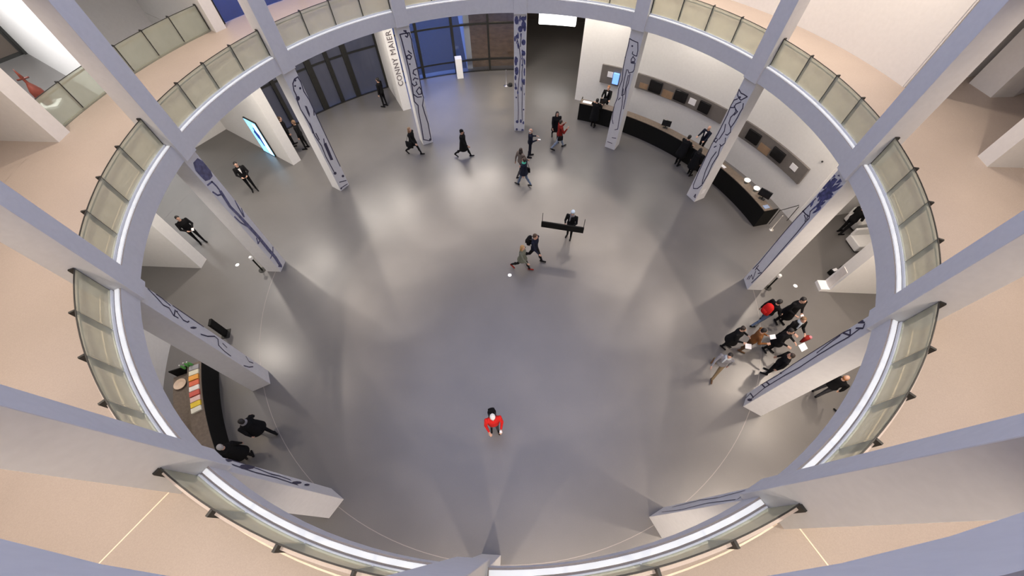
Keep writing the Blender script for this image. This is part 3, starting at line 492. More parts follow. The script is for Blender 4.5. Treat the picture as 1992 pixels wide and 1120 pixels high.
# brochures on the shop counter
cols = [('grey', (.35, .34, .36)), ('cream', (.75, .72, .55)), ('orange', (.85, .38, .06)), ('red', (.75, .16, .08)), ('white', (.88, .82, .76)), ('dark red', (.65, .12, .09)), ('pale pink', (.8, .55, .5)), ('yellow', (.85, .62, .05)), ('cream white', (.8, .78, .66))]
for i, (nm, c) in enumerate(cols):
    t = -115.6 - i * .98
    sheet(pol(11.88, t, 1.03), (.17, .30), -R(t), f'{nm} brochure stack on the shop counter', mat('brochure_' + nm.replace(' ', '_'), c, .45), 'brochures', 'brochures on the shop counter', .05 + .01 * (i % 3))
GREEN = mat('green_glass', (.12, .42, .10), .25)
for i, (dr, dt) in enumerate(((-.01, 0), (.11, .4), (-.12, .05))):
    e = tag(empty('bottle', pol(12.08 + dr, -114.9 - dt * .5, 1.03)), ('green bottle at the end of the shop counter, nearest the front', 'green bottle at the shop counter end, tucked behind the others', 'green bottle standing next to the brochures on the shop counter')[i], 'bottle', 'green bottles on the shop counter')
    MB().lathe((0, 0, 0), [(.04, 0), (.042, .02), (.042, .16), (.018, .21), (.016, .27)], 12).build('body', GREEN, e, smooth=True)
    MB().cyl((0, 0, .27), .018, .025, 10).build('cap', WHITE, e)
bowl(pol(12.5, -116.9, .74), .2, 'round beige bowl on the low desk behind the shop counter', 'bowl', mat('beige', (.72, .56, .42), .5))

# ------------------------------------------------------------------ small things standing about
def sanitizer(th, r, label):
    e = tag(empty('dispenser_stand', pol(r, th), -R(th)), label, 'dispenser', 'dispenser stands beside columns')
    MB().cyl((0, 0, 0), .15, .015, 20).build('foot', DARKM, e); MB().cyl((0, 0, .015), .03, .80, 12).build('pole', BLACK, e)
    bevel(MB().box((0, 0, .88), (.13, .12, .16)).build('dispenser', WHITE, e), .03, 3)
sanitizer(-91.2, 10.86, 'black pole with white dispenser head beside the rose column')
sanitizer(90.8, 10.88, 'black pole with white dispenser head beside the flower column')
e = tag(empty('sign_stele', pol(11.55, -106.8), R(106.8)), 'upright black slab behind the scroll drawing column', 'stele')
bevel(MB().box((0, 0, .52), (.30, .10, .98)).build('slab', BLACK, e), .01, 1); MB().box((0, 0, .015), (.4, .3, .03)).build('foot', DARKM, e)
FL = emit('floor_light_glow', (1, .98, .95), 2.2)
for loc, lb in (((0, 0, 0), 'small round floor light at the centre of the hall'), ((-12.08, 0, 0), 'small round floor light near the rose column'), ((12.07, 0, 0), 'small round floor light near the flower column')):
    e = tag(empty('floor_light', loc), lb, 'floor light', 'flush lights in the hall floor')
    MB().lathe((0, 0, 0), [(.085, 0), (.085, .006), (.07, .008)], 20).build('ring', WHITE, e); MB().cyl((0, 0, .008), .065, .003, 20).build('lens', FL, e)
e = tag(empty('plinth', (-4.05, 15.45, 0), R(14)), 'white square plinth standing before the glazed front', 'plinth')
bevel(MB().box((0, 0, .60), (.40, .40, 1.20)).build('body', WHITE, e), .006, 1); MB().box((0, 0, 1.21), (.41, .41, .02)).build('top', WHITE, e)
e = tag(empty('rope_stand', (-1.0, 14.55, 0)), 'thin grey barrier post near the tree column', 'barrier post')
MB().lathe((0, 0, 0), [(.16, 0), (.16, .02), (.025, .04), (.022, .95), (.035, .97), (.02, 1.0)], 16).build('post', mat('steel', (.42, .42, .45), .35, .05, 20, .8), e, smooth=True)
MB().cyl((.25, 0, 0), .13, .14, 14).build('weight', DARKM, e)
e = tag(empty('rope_stand', (12.0, 3.12, 0)), 'thin pale barrier post at the end of the ticket counter', 'barrier post')
MB().lathe((0, 0, 0), [(.11, 0), (.10, .03), (.018, .04), (.016, .9), (.03, .93), (.015, .95)], 16).build('post', mat('pale_steel', (.7, .66, .6), .3, .05, 20, .3), e, smooth=True)
e = tag(empty('barrier_rail', pol(13.0, 74.2)), 'low dark barrier rail between counter and wall end', 'barrier')
org = e.location.copy()
MB().tube(pol(12.45, 74.0, .92), pol(13.5, 73.6, .92), .018).build('rail', DARKM, e, org)
for r in (12.5, 13.45): MB().tube(pol(r, 73.9, 0), pol(r, 73.9, .92), .016).build('post', DARKM, e, org)
# white seats in the east recess
for (x, y, rz, w_, lb) in ((15.95, 3.62, 78, .7, 'white upholstered seat block near the recess wall'), (15.7, 2.35, 82, 1.1, 'wide white upholstered seat block in the east recess')):
    e = tag(empty('seat_block', (x, y, 0), -R(rz - 90)), lb, 'seat', 'white seat blocks in the east recess')
    bevel(MB().box((0, 0, .24), (w_, .75, .36)).build('cushion', WHITE, e), .05, 3); MB().box((0, 0, .03), (w_ * .9, .65, .06)).build('base', DARKM, e)
    bevel(MB().box((0, .33, .6), (w_, .12, .4)).build('backrest', WHITE, e), .04, 2)
for (x, y, s_, lb) in ((13.8, .72, 1.0, 'small dark bag with a pale top beside the east wall end'), (14.35, 1.0, .7, 'tiny dark bag on the floor behind the east wall end')):
    e = tag(empty('bag', (x, y, 0), R(20)), lb, 'bag', 'bags on the floor by the east wall')
    bevel(MB().box((0, 0, .13 * s_), (.30 * s_, .2 * s_, .26 * s_)).build('body', BLACK, e), .04, 3)
    MB().box((0, 0, .27 * s_), (.2 * s_, .12 * s_, .03)).build('flap', PAPER if s_ == 1 else DARKM, e)
# hanging luminous box in the corridor
e = tag(empty('light_box', pol(17.6, 6.6, 2.3)), 'bright white glowing light box in the dark corridor', 'lamp'); org = e.location.copy()
bevel(MB().arc(17.45, 17.75, 2.30, 2.95, 2.9, 10.4, 10).build('diffuser', emit('light_box_glow', (1, 1, .98), 3.0), e, org), .05, 3)
for t in (3.6, 9.7): MB().tube(pol(17.6, t, 2.95), pol(17.6, t, 5.95), .012).build('hanger', DARKM, e, org)
MB().arc(17.43, 17.77, 2.95, 2.99, 2.9, 10.4, 10).build('housing', DARKM, e, org)
# sculpture in the stair hall
e = tag(empty('sculpture', (-28.8, 11.36, 0), R(20)), 'red-brown bottle-shaped figure sculpture on a low white base in the stair hall', 'sculpture')
MB().box((0, 0, .06), (1.1, .9, .12)).build('base', WHITE, e)
RUST = mat('rust_red', (.13, .022, .010), .5, .35, 3)
MB().lathe((0, 0, .12), [(.12, 0), (.26, .15), (.33, .5), (.30, .85), (.16, 1.15), (.08, 1.3), (.07, 1.5), (.10, 1.58), (.05, 1.9), (.01, 2.1)], 20).build('body', RUST, e, smooth=True)
m = MB(); m.tube((-.32, 0, 1.62), (.32, 0, 1.70), .05, 10); m.build('arms', mat('dark_red', (.10, .02, .012), .5), e, smooth=True)

# ------------------------------------------------------------------ people
def uv_ellip(mb, c, r, T=None, n=14, k=9):
    vs = []; fs = []
    for j in range(1, k):
        a = math.pi * j / k
        for i in range(n):
            b = 2 * math.pi * i / n; vs.append(Vector((r[0] * math.sin(a) * math.cos(b), r[1] * math.sin(a) * math.sin(b), r[2] * math.cos(a))) + Vector(c))
    top = len(vs); vs.append(Vector(c) + Vector((0, 0, r[2]))); vs.append(Vector(c) - Vector((0, 0, r[2])))
    for j in range(k - 2):
        for i in range(n): fs.append((j * n + i, (j + 1) * n + i, (j + 1) * n + (i + 1) % n, j * n + (i + 1) % n))
    for i in range(n):
        fs.append((top, i, (i + 1) % n)); fs.append((top + 1, (k - 2) * n + (i + 1) % n, (k - 2) * n + i))
    if T: vs = [T(v) for v in vs]
    mb.add(vs, fs)
def capsule(mb, p0, p1, r0, r1, n=10):
    p0, p1 = Vector(p0), Vector(p1); d = p1 - p0
    q = d.to_track_quat('Z', 'Y').to_matrix(); L = d.length; prof = []
    for a in (-80, -50, -20): prof.append((r0 * math.cos(R(a)), r0 * math.sin(R(a))))
    for a in (20, 50, 80): prof.append((r1 * math.cos(R(a)), L + r1 * math.sin(R(a))))
    vs = []; k = len(prof)
    for r, z in prof: vs += [p0 + q @ Vector((r * math.cos(2 * math.pi * i / n), r * math.sin(2 * math.pi * i / n), z)) for i in range(n)]
    fs = [(j * n + i, j * n + (i + 1) % n, (j + 1) * n + (i + 1) % n, (j + 1) * n + i) for j in range(k - 1) for i in range(n)]
    fs += [tuple(range(n - 1, -1, -1)), tuple(range((k - 1) * n, k * n))]
    mb.add(vs, fs)
def loft(mb, rings, T=None, n=20, cap=True):
    vs = []
    for (cx, cy, z, rx, ry) in rings:
        vs += [Vector((cx + rx * math.cos(2 * math.pi * i / n), cy + ry * math.sin(2 * math.pi * i / n), z)) for i in range(n)]
    if T: vs = [T(v) for v in vs]
    k = len(rings)
    fs = [(j * n + i, j * n + (i + 1) % n, (j + 1) * n + (i + 1) % n, (j + 1) * n + i) for j in range(k - 1) for i in range(n)]
    if cap: fs += [tuple(range(n - 1, -1, -1)), tuple(range((k - 1) * n, k * n))]
    mb.add(vs, fs)

SKIN = mat('skin', (.55, .33, .24), .55, .06, 20); SKIND = mat('skin_dark', (.22, .12, .08), .55, .06, 20)
EYE = mat('eye_dark', (.02, .015, .012), .3); LIP = mat('lips', (.38, .13, .11), .5)
HC = {'black': (.012, .010, .009), 'brown': (.07, .04, .022), 'dkbrown': (.03, .018, .012), 'blond': (.42, .25, .09), 'ginger': (.38, .15, .04), 'grey': (.4, .39, .38), 'white': (.75, .74, .72), 'ltbrown': (.22, .13, .07)}
CC = {'black': (.010, .010, .011), 'navy': (.014, .017, .03), 'dkgrey': (.045, .045, .05), 'grey': (.22, .22, .24), 'jeans': (.11, .15, .23), 'ltjeans': (.22, .27, .36), 'red': (.60, .022, .02), 'dkred': (.22, .02, .015),
      'brown': (.12, .07, .04), 'orange': (.20, .085, .03), 'white': (.8, .79, .78), 'olive': (.14, .15, .12), 'tan': (.20, .15, .09), 'taupe': (.17, .14, .12), 'mint': (.10, .55, .38), 'pink': (.55, .22, .25), 'ltblue': (.55, .66, .75), 'scarf': (.5, .55, .58)}
def cloth(n): return mat('cloth_' + n, CC[n], .95, .12, 25, bump=.15, spec=.12)
def hairm(n): return mat('hair_' + n, HC[n], .6, .25, 60)
WALK = dict(legs=((20, 5), (-16, 20)), arms=((-22, 8, 18), (24, 8, 22)))
STAND = dict(legs=((3, 2), (-3, 2)), arms=((-2, 9, 12), (4, 9, 14)))
CLASP = dict(legs=((2, 2), (-2, 2)), arms=((12, 10, 62), (12, 10, 62)), inward=38)
HOLD = dict(legs=((4, 4), (-4, 4)), arms=((18, 10, 82), (18, 10, 82)), inward=18)
STRIDE = dict(legs=((24, 4), (-22, 26)), arms=((-18, 10, 20), (30, 12, 26)))
PHONE = dict(legs=((22, 6), (-18, 22)), arms=((30, 8, 118), (26, 8, 112)), inward=12)
REACH = dict(legs=((3, 3), (-3, 3)), arms=((48, 8, 30), (30, 12, 62)), inward=10)
PEOPLE = 0
def person(label, xy, head, pose=STAND, top='black', bottom='black', shoes='black', hair=('black', 'short'), H=1.70, bulk=1.12, coat=None, lean=0, skin=None,
           shirt=None, scarf=None, hat=None, look=0, z=0.0, flip=False, voxel=.0105):
    skin = skin or SKIN; f = H / 1.70; mb = MB(); prims = []
    def cap(p0, p1, r0, r1, tg): capsule(mb, p0, p1, r0, r1); prims.append(('c', np.array(p0), np.array(p1), r0, r1, tg))
    hz = .91; ML = Matrix.Rotation(-R(lean), 4, 'X')
    def T(v): v = Vector(v); q = Vector((v.x, v.y, v.z - hz)); q = ML @ q; return Vector((q.x, q.y, q.z + hz))
    # legs
    lg = pose['legs'] if not flip else pose['legs'][::-1]; low = 9
    legs = []
    for sd, (a, kb) in zip((-1, 1), lg):
        hip = Vector((sd * .092, 0, hz)); th = Vector((0, math.sin(R(a)), -math.cos(R(a)))); kn = hip + th * .43
        sh = Vector((sd * .01, math.sin(R(a - kb)), -math.cos(R(a - kb)))); an = kn + sh * .41
        pitch = max(0, -(a - kb)) * .75 if a < 0 else -max(0, a - kb - 6) * .5
        toe = an + Vector((sd * .03, .175 * math.cos(R(pitch)), -.035 - .175 * math.sin(R(pitch)))); heel = an + Vector((0, -.045, -.04 + .02 * math.sin(R(pitch))))
        legs.append((sd, hip, kn, an, toe, heel)); low = min(low, toe.z - .032, heel.z - .035)
    dz = -low
    for sd, hip, kn, an, toe, heel in legs:
        g = bulk ** .5
        cap(hip, kn, .088 * g, .060 * g, 'bottom'); cap(kn, an + Vector((0, 0, .03)), .060 * g, .044 * g, 'bottom')
        cap(heel, toe, .040, .034, 'shoe'); cap(an, heel, .040, .038, 'shoe')
        mid = kn * .62 + an * .38; cap(mid + Vector((0, -.022, .05)), mid + Vector((0, -.018, -.05)), .042 * g, .040 * g, 'bottom')
    # torso
    b = bulk
    rings = [(0, 0, .80, .10, .085), (0, -.005, .86, .158 * b, .112 * b), (0, -.008, .93, .168 * b, .118 * b), (0, 0, 1.06, .145 * b, .100 * b), (0, .006, 1.18, .155 * b, .108 * b), (0, .008, 1.29, .172 * b, .116 * b),
             (0, 0, 1.375, .178 * b, .100 * b), (0, -.004, 1.42, .135 * b, .080 * b), (0, -.004, 1.455, .075, .062)]
    loft(mb, rings, T); prims.append(('l', rings, 'top'))
    cap(T((0, -.008, 1.43)), T((0, .006, 1.515)), .056, .052, 'skin')
    # head
    Rz = Matrix.Rotation(-R(look), 4, 'Z')
    def TH(v): v = Vector(v); q = Rz @ Vector((v.x, v.y, 0)); return T((q.x, q.y + .012, v.z))
    for c, r in (((0, 0, 1.600), (.074, .092, .100)), ((0, .018, 1.555), (.058, .068, .072)), ((0, -.012, 1.625), (.075, .088, .078))):
        uv_ellip(mb, c, r, TH); q = TH(c); prims.append(('e', np.array(q), np.array(r), 'skin'))
    def hc(p0, p1, r0, r1): cap(TH(p0), TH(p1), r0, r1, 'skin')
    hc((0, .088, 1.605), (0, .104, 1.575), .009, .013)
    for sd in (-1, 1): hc((sd * .074, -.005, 1.60), (sd * .078, -.010, 1.572), .013, .011)
    hc((0, .074, 1.52), (0, .070, 1.515), .022, .022)
    # arms and hands
    inw = pose.get('inward', 4); ar = pose['arms'] if not flip else pose['arms'][::-1]; hands = []
    for sd, (s_, ab, el) in zip((-1, 1), ar):
        shd = Vector((sd * .178 * b, 0, 1.375))
        up = Vector((sd * math.sin(R(ab)), math.sin(R(s_)) * math.cos(R(ab)), -math.cos(R(s_)) * math.cos(R(ab)))).normalized()
        elb = shd + up * .285
        fa = Vector((-sd * math.sin(R(inw)) if el > 30 else sd * math.sin(R(3)), math.sin(R(s_ + el)), -math.cos(R(s_ + el)))).normalized(); wr = elb + fa * .245
        shd, elb, wr2 = T(shd), T(elb), T(wr); fa2 = (wr2 - elb).normalized()
        cap(shd, elb, .060 * b, .047 * b, 'top'); cap(elb, wr2 - fa2 * .01, .047 * b, .036, 'top')
        # hand: palm, four fingers of two bones, thumb from the side of the palm
        side = Vector((sd, 0, 0)); pn = fa2.cross(side).normalized(); lat = pn.cross(fa2).normalized() * sd
        # palm faces the body: across direction runs front-back
        fwd = Vector((0, 1, 0)) - fa2 * fa2.y
        fwd = fwd.normalized() if fwd.length > .25 else Vector((-sd, 0, 0))
        inn = fa2.cross(fwd).normalized();  inn = inn if inn.dot(side) < 0 else -inn
        cap(wr2, wr2 + fa2 * .02, .027, .028, 'skin')
        for j in (-1, 0, 1): cap(wr2 + fa2 * .02 + fwd * j * .020, wr2 + fa2 * .085 + fwd * j * .026, .017, .0165, 'skin')
        for j, L in zip((-1.5, -.5, .5, 1.5), (.058, .074, .080, .072)):
            k0 = wr2 + fa2 * .088 + fwd * j * .0225; k1 = k0 + (fa2 * .85 + inn * .35 + fwd * j * .10).normalized() * L * .55; k2 = k1 + (fa2 * .55 + inn * .8).normalized() * L * .5
            cap(k0, k1, .0098, .0092, 'skin'); cap(k1, k2, .0092, .0082, 'skin')
        t0 = wr2 + fa2 * .03 + fwd * .026; t1 = t0 + (fa2 * .6 + fwd * .75 + inn * .25).normalized() * .042; t2 = t1 + (fa2 * .9 + fwd * .15 + inn * .3).normalized() * .034
        cap(t0, t1, .0125, .011, 'skin'); cap(t1, t2, .011, .0095, 'skin')
        hands.append(wr2 + fa2 * .09)
    # union of the volumes into one continuous skin
    me0 = bpy.data.meshes.new('person'); me0.from_pydata([tuple(v) for v in mb.v], [], mb.f)
    ob = bpy.data.objects.new('person', me0); COL.objects.link(ob)
    rm = ob.modifiers.new('r', 'REMESH'); rm.mode = 'VOXEL'; rm.voxel_size = voxel; rm.use_smooth_shade = True
    sm = ob.modifiers.new('s', 'SMOOTH'); sm.factor = .5; sm.iterations = 3
    bpy.context.view_layer.update(); dg = bpy.context.evaluated_depsgraph_get()
    me = bpy.data.meshes.new_from_object(ob.evaluated_get(dg)); ob.modifiers.clear(); ob.data = me; bpy.data.meshes.remove(me0); me.name = 'person'
    n = len(me.polygons); C = np.empty(n * 3); me.polygons.foreach_get('center', C); C = C.reshape(-1, 3)
    tags = ['skin', 'top', 'bottom', 'shoe']; best = np.full(n, 1e9); idx = np.zeros(n, int)
    Ti = np.array(ML.to_3x3().inverted())
    for pr in prims:
        if pr[0] == 'c':
            a, d = pr[1], pr[2] - pr[1]; t = np.clip(((C - a) @ d) / (d @ d + 1e-9), 0, 1); dist = np.linalg.norm(C - a - t[:, None] * d, axis=1) - (pr[3] + (pr[4] - pr[3]) * t)
        elif pr[0] == 'e': q = (C - pr[1]) / pr[2]; dist = (np.linalg.norm(q, axis=1) - 1) * pr[2].min()
        else:
            q = (C - [0, 0, hz]) @ Ti.T + [0, 0, hz]; zz = [r[2] for r in pr[1]]; rx = np.interp(q[:, 2], zz, [r[3] for r in pr[1]]); ry = np.interp(q[:, 2], zz, [r[4] for r in pr[1]])
            dist = (np.sqrt((q[:, 0] / rx) ** 2 + (q[:, 1] / ry) ** 2) - 1) * np.minimum(rx, ry) + np.maximum(0, .86 - q[:, 2]) + np.maximum(0, q[:, 2] - 1.45) * 2
        s = dist < best; best[s] = dist[s]; idx[s] = tags.index(pr[-1])
    me.materials.clear()
    for mm in (skin, cloth(top), cloth(bottom), cloth(shoes)): me.materials.append(mm)
    me.polygons.foreach_set('material_index', idx.astype(np.int32))
    S = Matrix.Scale(f, 4); D = Matrix.Translation((0, 0, dz)); me.transform(S @ D)
    ob.location = (xy[0], xy[1], z); ob.rotation_euler.z = -R(head); tag(ob, label, 'person')
    def child(name, mb_, m_, smooth=True):
        c = mb_.mesh(name, m_, smooth); c.transform(S @ D); return put(name, c, ob)
    for sd in (-1, 1):
        q = MB(); uv_ellip(q, (sd * .030, .0855, 1.605), (.011, .007, .006), TH, 8, 6); child('eye', q, EYE)
    q = MB(); uv_ellip(q, (0, .083, 1.545), (.024, .008, .007), TH, 10, 6); child('mouth', q, LIP)
    if hair and hair[1] != 'bald':
        q = MB(); vs_t = lambda v: TH(v)
        uv_ellip(q, (0, -.022, 1.632), (.085, .094, .086), TH); uv_ellip(q, (0, -.045, 1.585), (.080, .068, .085), TH)
        if hair[1] == 'long':
            loft(q, [(0, -.058, 1.34, .085, .030), (0, -.066, 1.42, .095, .042), (0, -.055, 1.50, .092, .055), (0, -.04, 1.60, .086, .065)], T)
            for sd in (-1, 1): capsule(q, TH((sd * .075, .0, 1.60)), T((sd * .085, .01, 1.42)), .026, .024)
        if hair[1] == 'bun': uv_ellip(q, (0, -.10, 1.67), (.045, .045, .045), TH)
        child('hair', q, hairm(hair[0]))
    elif hair:
        q = MB(); loft(q, [(0, -.022, 1.55, .078, .078), (0, -.024, 1.60, .082, .082), (0, -.026, 1.625, .080, .080)], TH); child('hair_fringe', q, hairm(hair[0]))
    if hat:
        q = MB(); loft(q, [(0, -.008, 1.625, .088, .103), (0, -.010, 1.66, .088, .102), (0, -.012, 1.70, .070, .082), (0, -.012, 1.722, .035, .04)], TH); child('hat', q, cloth(hat))
    if coat:
        zt = coat; q = MB(); k = 1.07 * b
        loft(q, [(0, 0, zt, .215 * b, .19 * b), (0, 0, zt + .01, .222 * b, .195 * b), (0, 0, (zt + .95) / 2, .205 * b, .165 * b), (0, -.004, .95, .178 * k, .128 * k), (0, 0, 1.08, .158 * k, .110 * k), (0, .006, 1.20, .163 * k, .114 * k), (0, .008, 1.29, .173 * k, .118 * k), (0, .002, 1.36, .165 * k, .10 * k)], T)
        child('coat', q, cloth(top))
    if shirt:
        q = MB(); y = .131 * b
        pts = [(-.045, .128 * b, 1.41), (.045, .128 * b, 1.41), (.030, .134 * b, 1.28), (0, .130 * b, 1.15), (-.030, .134 * b, 1.28)]
        pts = [(a, y_ - .03, z_) for a, y_, z_ in pts] + [(a, y_ + .004, z_) for a, y_, z_ in pts]
        q.add([T(v) for v in pts], [(0, 1, 2, 3, 4), (9, 8, 7, 6, 5)] + [(i, (i + 1) % 5, 5 + (i + 1) % 5, 5 + i) for i in range(5)]); child('shirt_front', q, cloth(shirt), False)
    if scarf:
        q = MB(); loft(q, [(0, 0, 1.405, .105, .090), (0, .004, 1.44, .112, .098), (0, .004, 1.485, .092, .085), (0, 0, 1.505, .070, .066)], T)
        capsule(q, T((.04, .10, 1.44)), T((.055, .125 * b, 1.22)), .032, .030); child('scarf', q, cloth(scarf))
    bpy.context.view_layer.update()
    return ob, [ob.matrix_world @ (S @ D @ h) for h in hands], (lambda v: ob.matrix_world @ (S @ D @ T(v)))
def backpack(P, head, label, c, s=1.0):
    e = tag(empty('backpack', P((0, -.245, 1.20)), -R(head)), label, 'backpack')
    q = MB(); loft(q, [(0, 0, -.22 * s, .12 * s, .07), (0, -.01, -.18 * s, .15 * s, .10), (0, -.02, .02, .155 * s, .115), (0, -.01, .18 * s, .14 * s, .09), (0, .01, .24 * s, .08 * s, .05)]); bb = q.build('bag_body', cloth(c), e, smooth=True)
    q = MB(); loft(q, [(0, -.11, -.16 * s, .08, .03), (0, -.13, -.14 * s, .11, .04), (0, -.13, 0, .11, .04), (0, -.11, .02, .08, .03)]); q.build('pocket', cloth(c), bb, smooth=True)
    for sd in (-1, 1):
        q = MB(); pts = [Vector((sd * .09, .06, .2 * s)), Vector((sd * .11, .16, .24)), Vector((sd * .11, .31, .16)), Vector((sd * .10, .335, .0)), Vector((sd * .12, .24, -.14)), Vector((sd * .11, .06, -.18 * s))]
        for a, b_ in zip(pts[:-1], pts[1:]): capsule(q, a, b_, .016, .016, 6)
        q.build('strap', cloth('black' if c != 'black' else 'dkgrey'), e, smooth=True)
    return e
def shoulder_bag(P, head, label, c, sd=1, s=1.0):
    e = tag(empty('shoulder_bag', P((sd * .27, -.04, .86)), -R(head)), label, 'bag')
    q = MB(); loft(q, [(0, 0, -.14 * s, .05, .15 * s), (0, 0, -.12 * s, .065, .17 * s), (0, 0, .10 * s, .05, .16 * s), (0, 0, .13 * s, .02, .15 * s)]); q.build('bag_body', cloth(c), e, smooth=True)
    q = MB(); pts = [Vector((0, .12 * s, .1)), Vector((-sd * .03, .09, .34)), Vector((-sd * .12, .02, .60)), Vector((-sd * .03, -.06, .34)), Vector((0, -.12 * s, .1))]
    for a, b_ in zip(pts[:-1], pts[1:]): capsule(q, a, b_, .011, .011, 6)
    q.build('strap', cloth(c), e, smooth=True); return e
def held(name, loc, d, rot_, m_, label, cat):
    o = MB().box((0, 0, 0), d).build(name, m_); o.location = loc; o.rotation_euler = rot_; return tag(o, label, cat)

# guards and staff
person('person in black suit standing in profile before the entrance doors', (-8.19, 12.05), -75, STAND, H=1.74, hair=('black', 'short'))
person('person in black suit and white shirt standing with folded hands near the blue screen', (-13.21, 4.64), 140, CLASP, H=1.74, shirt='white')
o, h, P = person('person in black suit with joined hands beside the west wall end', (-14.25, 1.2), 125, CLASP, H=1.70)
held('note_card', h[0] + Vector((.02, 0, .02)), (.10, .14, .01), (0.3, 0, .4), PAPER, 'small white card held by the guard beside the west wall end', 'card')
person('person in black standing in the gap just behind the screen wall', (-12.45, 8.2), 60, STAND, H=1.75, hair=('brown', 'short'))
person('person in black half hidden behind the snake drawing column', (-11.65, 8.0), -100, STAND, H=1.70, hair=('ltbrown', 'short'))
# visitors crossing the hall
o, h, P = person('person with light brown hair in a black coat, walking with a shoulder bag', (-5.55, 7.76), 108, STRIDE, hair=('ltbrown', 'long'), H=1.68, coat=.72)
shoulder_bag(P, 108, 'black shoulder bag of the walking person with light brown hair', 'black', 1, 1.3)
person('person in long black coat and cap striding alone across the floor', (-2.85, 7.66), 100, STRIDE, hair=('black', 'short'), H=1.70, coat=.55, hat='black', bulk=1.2)
person('person in taupe jacket walking just behind the one with mint scarf', (.22, 6.35), 40, WALK, 'taupe', 'dkgrey', hair=('dkbrown', 'long'), H=1.66)
o, h, P = person('person in dark jacket with mint green scarf and jeans', (.40, 5.58), -60, WALK, 'navy', 'jeans', hair=('dkbrown', 'short'), H=1.70, scarf='mint', coat=.80)
shoulder_bag(P, -60, 'dark shoulder bag of the person with mint green scarf', 'black', 1, 1.0)
o, h, P = person('older bald person in navy clothes standing with a white slip in hand', (.66, 7.81), 85, HOLD, 'navy', 'navy', hair=('white', 'bald'), H=1.68)
held('paper_slip', h[1] + Vector((.05, 0, .01)), (.14, .08, .006), (0, .2, .2), PAPER, 'white slip held by the bald person in navy', 'paper')
person('person with long black hair in black, behind the red jacket', (2.02, 9.35), 170, WALK, hair=('black', 'long'), H=1.68, coat=.6)
o, h, P = person('person in dark red jacket and light jeans raising both hands', (2.20, 8.55), 75, PHONE, 'dkred', 'ltjeans', hair=('dkbrown', 'short'), H=1.75, bulk=1.2)
shoulder_bag(P, 75, 'dark bag worn by the person in the dark red jacket', 'black', 1, .9)
# ticket counter
person('person in long black coat standing at the corridor end of the ticket counter', (4.20, 10.58), 22, REACH, hair=('black', 'short'), H=1.68, coat=.45, bulk=1.2)
person('ginger-haired staff person in black behind the ticket counter', pol(12.85, 22.5)[:2], 200, REACH, hair=('ginger', 'short'), H=1.66, shirt='white')
person('person in black leaning on the ticket counter', (8.42, 7.48), 47, REACH, hair=('black', 'short'), H=1.72, lean=12, coat=.6, bulk=1.2)
person('person in black with bulky coat next to the one leaning on the counter', (8.92, 6.72), 55, STAND, hair=('black', 'long'), H=1.62, coat=.5, bulk=1.28)
person('bald staff person in navy suit and white shirt behind the ticket counter', pol(12.85, 49.0)[:2], 232, REACH, 'navy', 'black', hair=('grey', 'bald'), shirt='white', H=1.66)
# middle of the hall
o, h, P = person('person in black with a pale blue cap carrying a long black board', (2.60, 2.25), 200, HOLD, hair=('grey', 'short'), hat='ltblue', scarf='grey', H=1.70, bulk=1.15)
bd = empty('carried_board', (2.16, 1.60, 1.24), R(-9)); tag(bd, 'long black board with a thin rod at each end, carried across the hall', 'board')
bevel(MB().box((0, 0, .16), (1.80, .07, .32)).build('board', BLACK, bd), .006, 1)
for sx in (-.87, .87): MB().tube((sx, 0, .32), (sx, 0, .82), .012).build('rod', DARKM, bd)
o, h, P = person('brown-haired person in navy jacket striding with a dark backpack', (1.02, .86), 118, STRIDE, 'navy', 'black', hair=('brown', 'short'), H=1.78, bulk=1.15)
backpack(P, 118, 'dark backpack on the striding brown-haired person', 'black')
person('blond person in olive grey vest striding beside the backpack carrier', (.52, .36), 112, STRIDE, 'olive', 'black', shoes='dkred', hair=('blond', 'long'), H=1.64, coat=.78)
o, h, P = person('person in bright red jacket and white cap standing alone in the hall', (-.16, -6.45), 165, HOLD, 'red', 'dkgrey', hair=('grey', 'short'), hat='white', H=1.68, bulk=1.22)
backpack(P, 165, 'black backpack on the person in bright red', 'black', .9)
held('white_cup', h[0] + Vector((0, 0, .03)), (.07, .07, .10), (0, 0, .3), PAPER, 'white cup in the hand of the person in bright red', 'cup')
# group beside the fish outline column
o, h, P = person('person in black jacket and jeans wearing a red backpack in the visitor group', (9.95, -1.85), 70, WALK, 'black', 'jeans', hair=('black', 'short'), H=1.75)
backpack(P, 70, 'bright red backpack in the visitor group', 'red', 1.15)
o, h, P = person('dark-haired person in wide black coat holding a white card in the visitor group', (10.80, -1.75), 165, CLASP, hair=('black', 'short'), H=1.76, coat=.5, bulk=1.25)
held('white_card', h[0] + Vector((.0, -.03, .03)), (.12, .09, .01), (.5, 0, .3), PAPER, 'white card held by the person in the wide black coat', 'card')
o, h, P = person('brown-haired person with pale scarf and black clothes carrying a red garment', (10.55, -2.55), 175, HOLD, hair=('ltbrown', 'short'), scarf='scarf', H=1.72, bulk=1.15)
g = empty('folded_jacket', h[0] + Vector((.10, -.06, -.06)), R(20)); tag(g, 'red jacket folded over the arm of the person with the pale scarf', 'jacket')
q = MB(); loft(q, [(0, 0, -.30, .12, .05), (0, 0, -.15, .15, .07), (0, 0, .02, .14, .09), (0, 0, .07, .08, .06)]); q.build('cloth', cloth('dkred'), g, smooth=True)
q = MB(); loft(q, [(.06, -.02, -.12, .06, .05), (.06, -.02, .04, .07, .07), (.06, -.02, .09, .04, .04)]); q.build('lining', cloth('pink'), g, smooth=True)
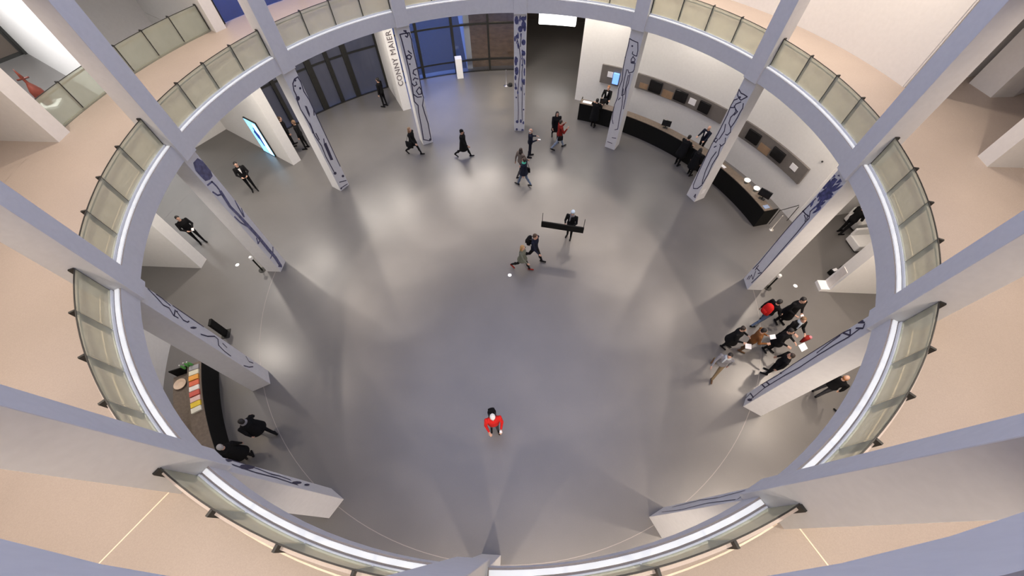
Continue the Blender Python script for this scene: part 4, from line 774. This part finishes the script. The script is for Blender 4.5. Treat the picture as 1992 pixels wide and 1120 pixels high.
o, h, P = person('person in black with shiny boots and a white sheet in the visitor group', (9.98, -3.02), 150, HOLD, hair=('black', 'short'), H=1.70, coat=.7)
held('white_sheet', h[0] + Vector((.22, -.10, -.02)), (.32, .24, .008), (.35, .1, .5), PAPER, 'large white sheet held low in the visitor group', 'sheet')
person('person in plain black seen from behind, apart from the visitor group', (9.72, -3.93), -65, STAND, H=1.66, hair=('dkbrown', 'short'), bulk=1.2, skin=SKIN)
o, h, P = person('person in rust brown jacket holding a white tablet in the visitor group', (9.05, -3.05), 110, HOLD, 'orange', 'brown', shoes='brown', hair=('black', 'short'), H=1.70)
held('white_tablet', h[0] + Vector((.08, -.02, .03)), (.22, .16, .012), (.4, 0, .2), PAPER, 'white tablet held by the person in rust brown', 'tablet')
o, h, P = person('person in wide black cape beside the one in rust brown', (8.42, -2.95), 130, HOLD, hair=('dkbrown', 'short'), H=1.58, coat=.6, bulk=1.3)
held('white_sheet', h[1] + Vector((.10, -.08, -.05)), (.24, .18, .01), (.4, .2, 0), PAPER, 'white folded sheet held by the person in the wide black cape', 'sheet')
person('person in grey top and tan trousers walking away from the visitor group', (7.70, -4.0), -150, STRIDE, 'grey', 'tan', shoes='brown', hair=('black', 'short'), H=1.66, scarf='scarf')
person('bald person in black standing under the east gallery', (11.20, -4.65), 60, STAND, 'black', 'dkgrey', hair=('ginger', 'bald'), H=1.70, bulk=1.2)
person('dark-clothed person almost hidden below the east gallery edge', (11.85, -5.30), -30, STAND, hair=('black', 'short'), H=1.60)
person('person in black standing before the white seats in the east recess', (15.05, 3.05), 80, CLASP, hair=('black', 'short'), H=1.74, bulk=1.2)
# shop side
person('person in black coat walking past the shop counter', (-7.95, -6.95), -70, WALK, hair=('black', 'short'), H=1.66, coat=.6, bulk=1.25, scarf='grey')
person('grey-haired person in black next to the end of the shop counter', (-8.25, -7.72), -50, STAND, hair=('grey', 'short'), H=1.66, coat=.5, bulk=1.25)
person('staff person in black reaching an arm over the shop desk', pol(12.98, -124.6)[:2], 72, REACH, hair=('dkbrown', 'short'), H=1.62, top='black')
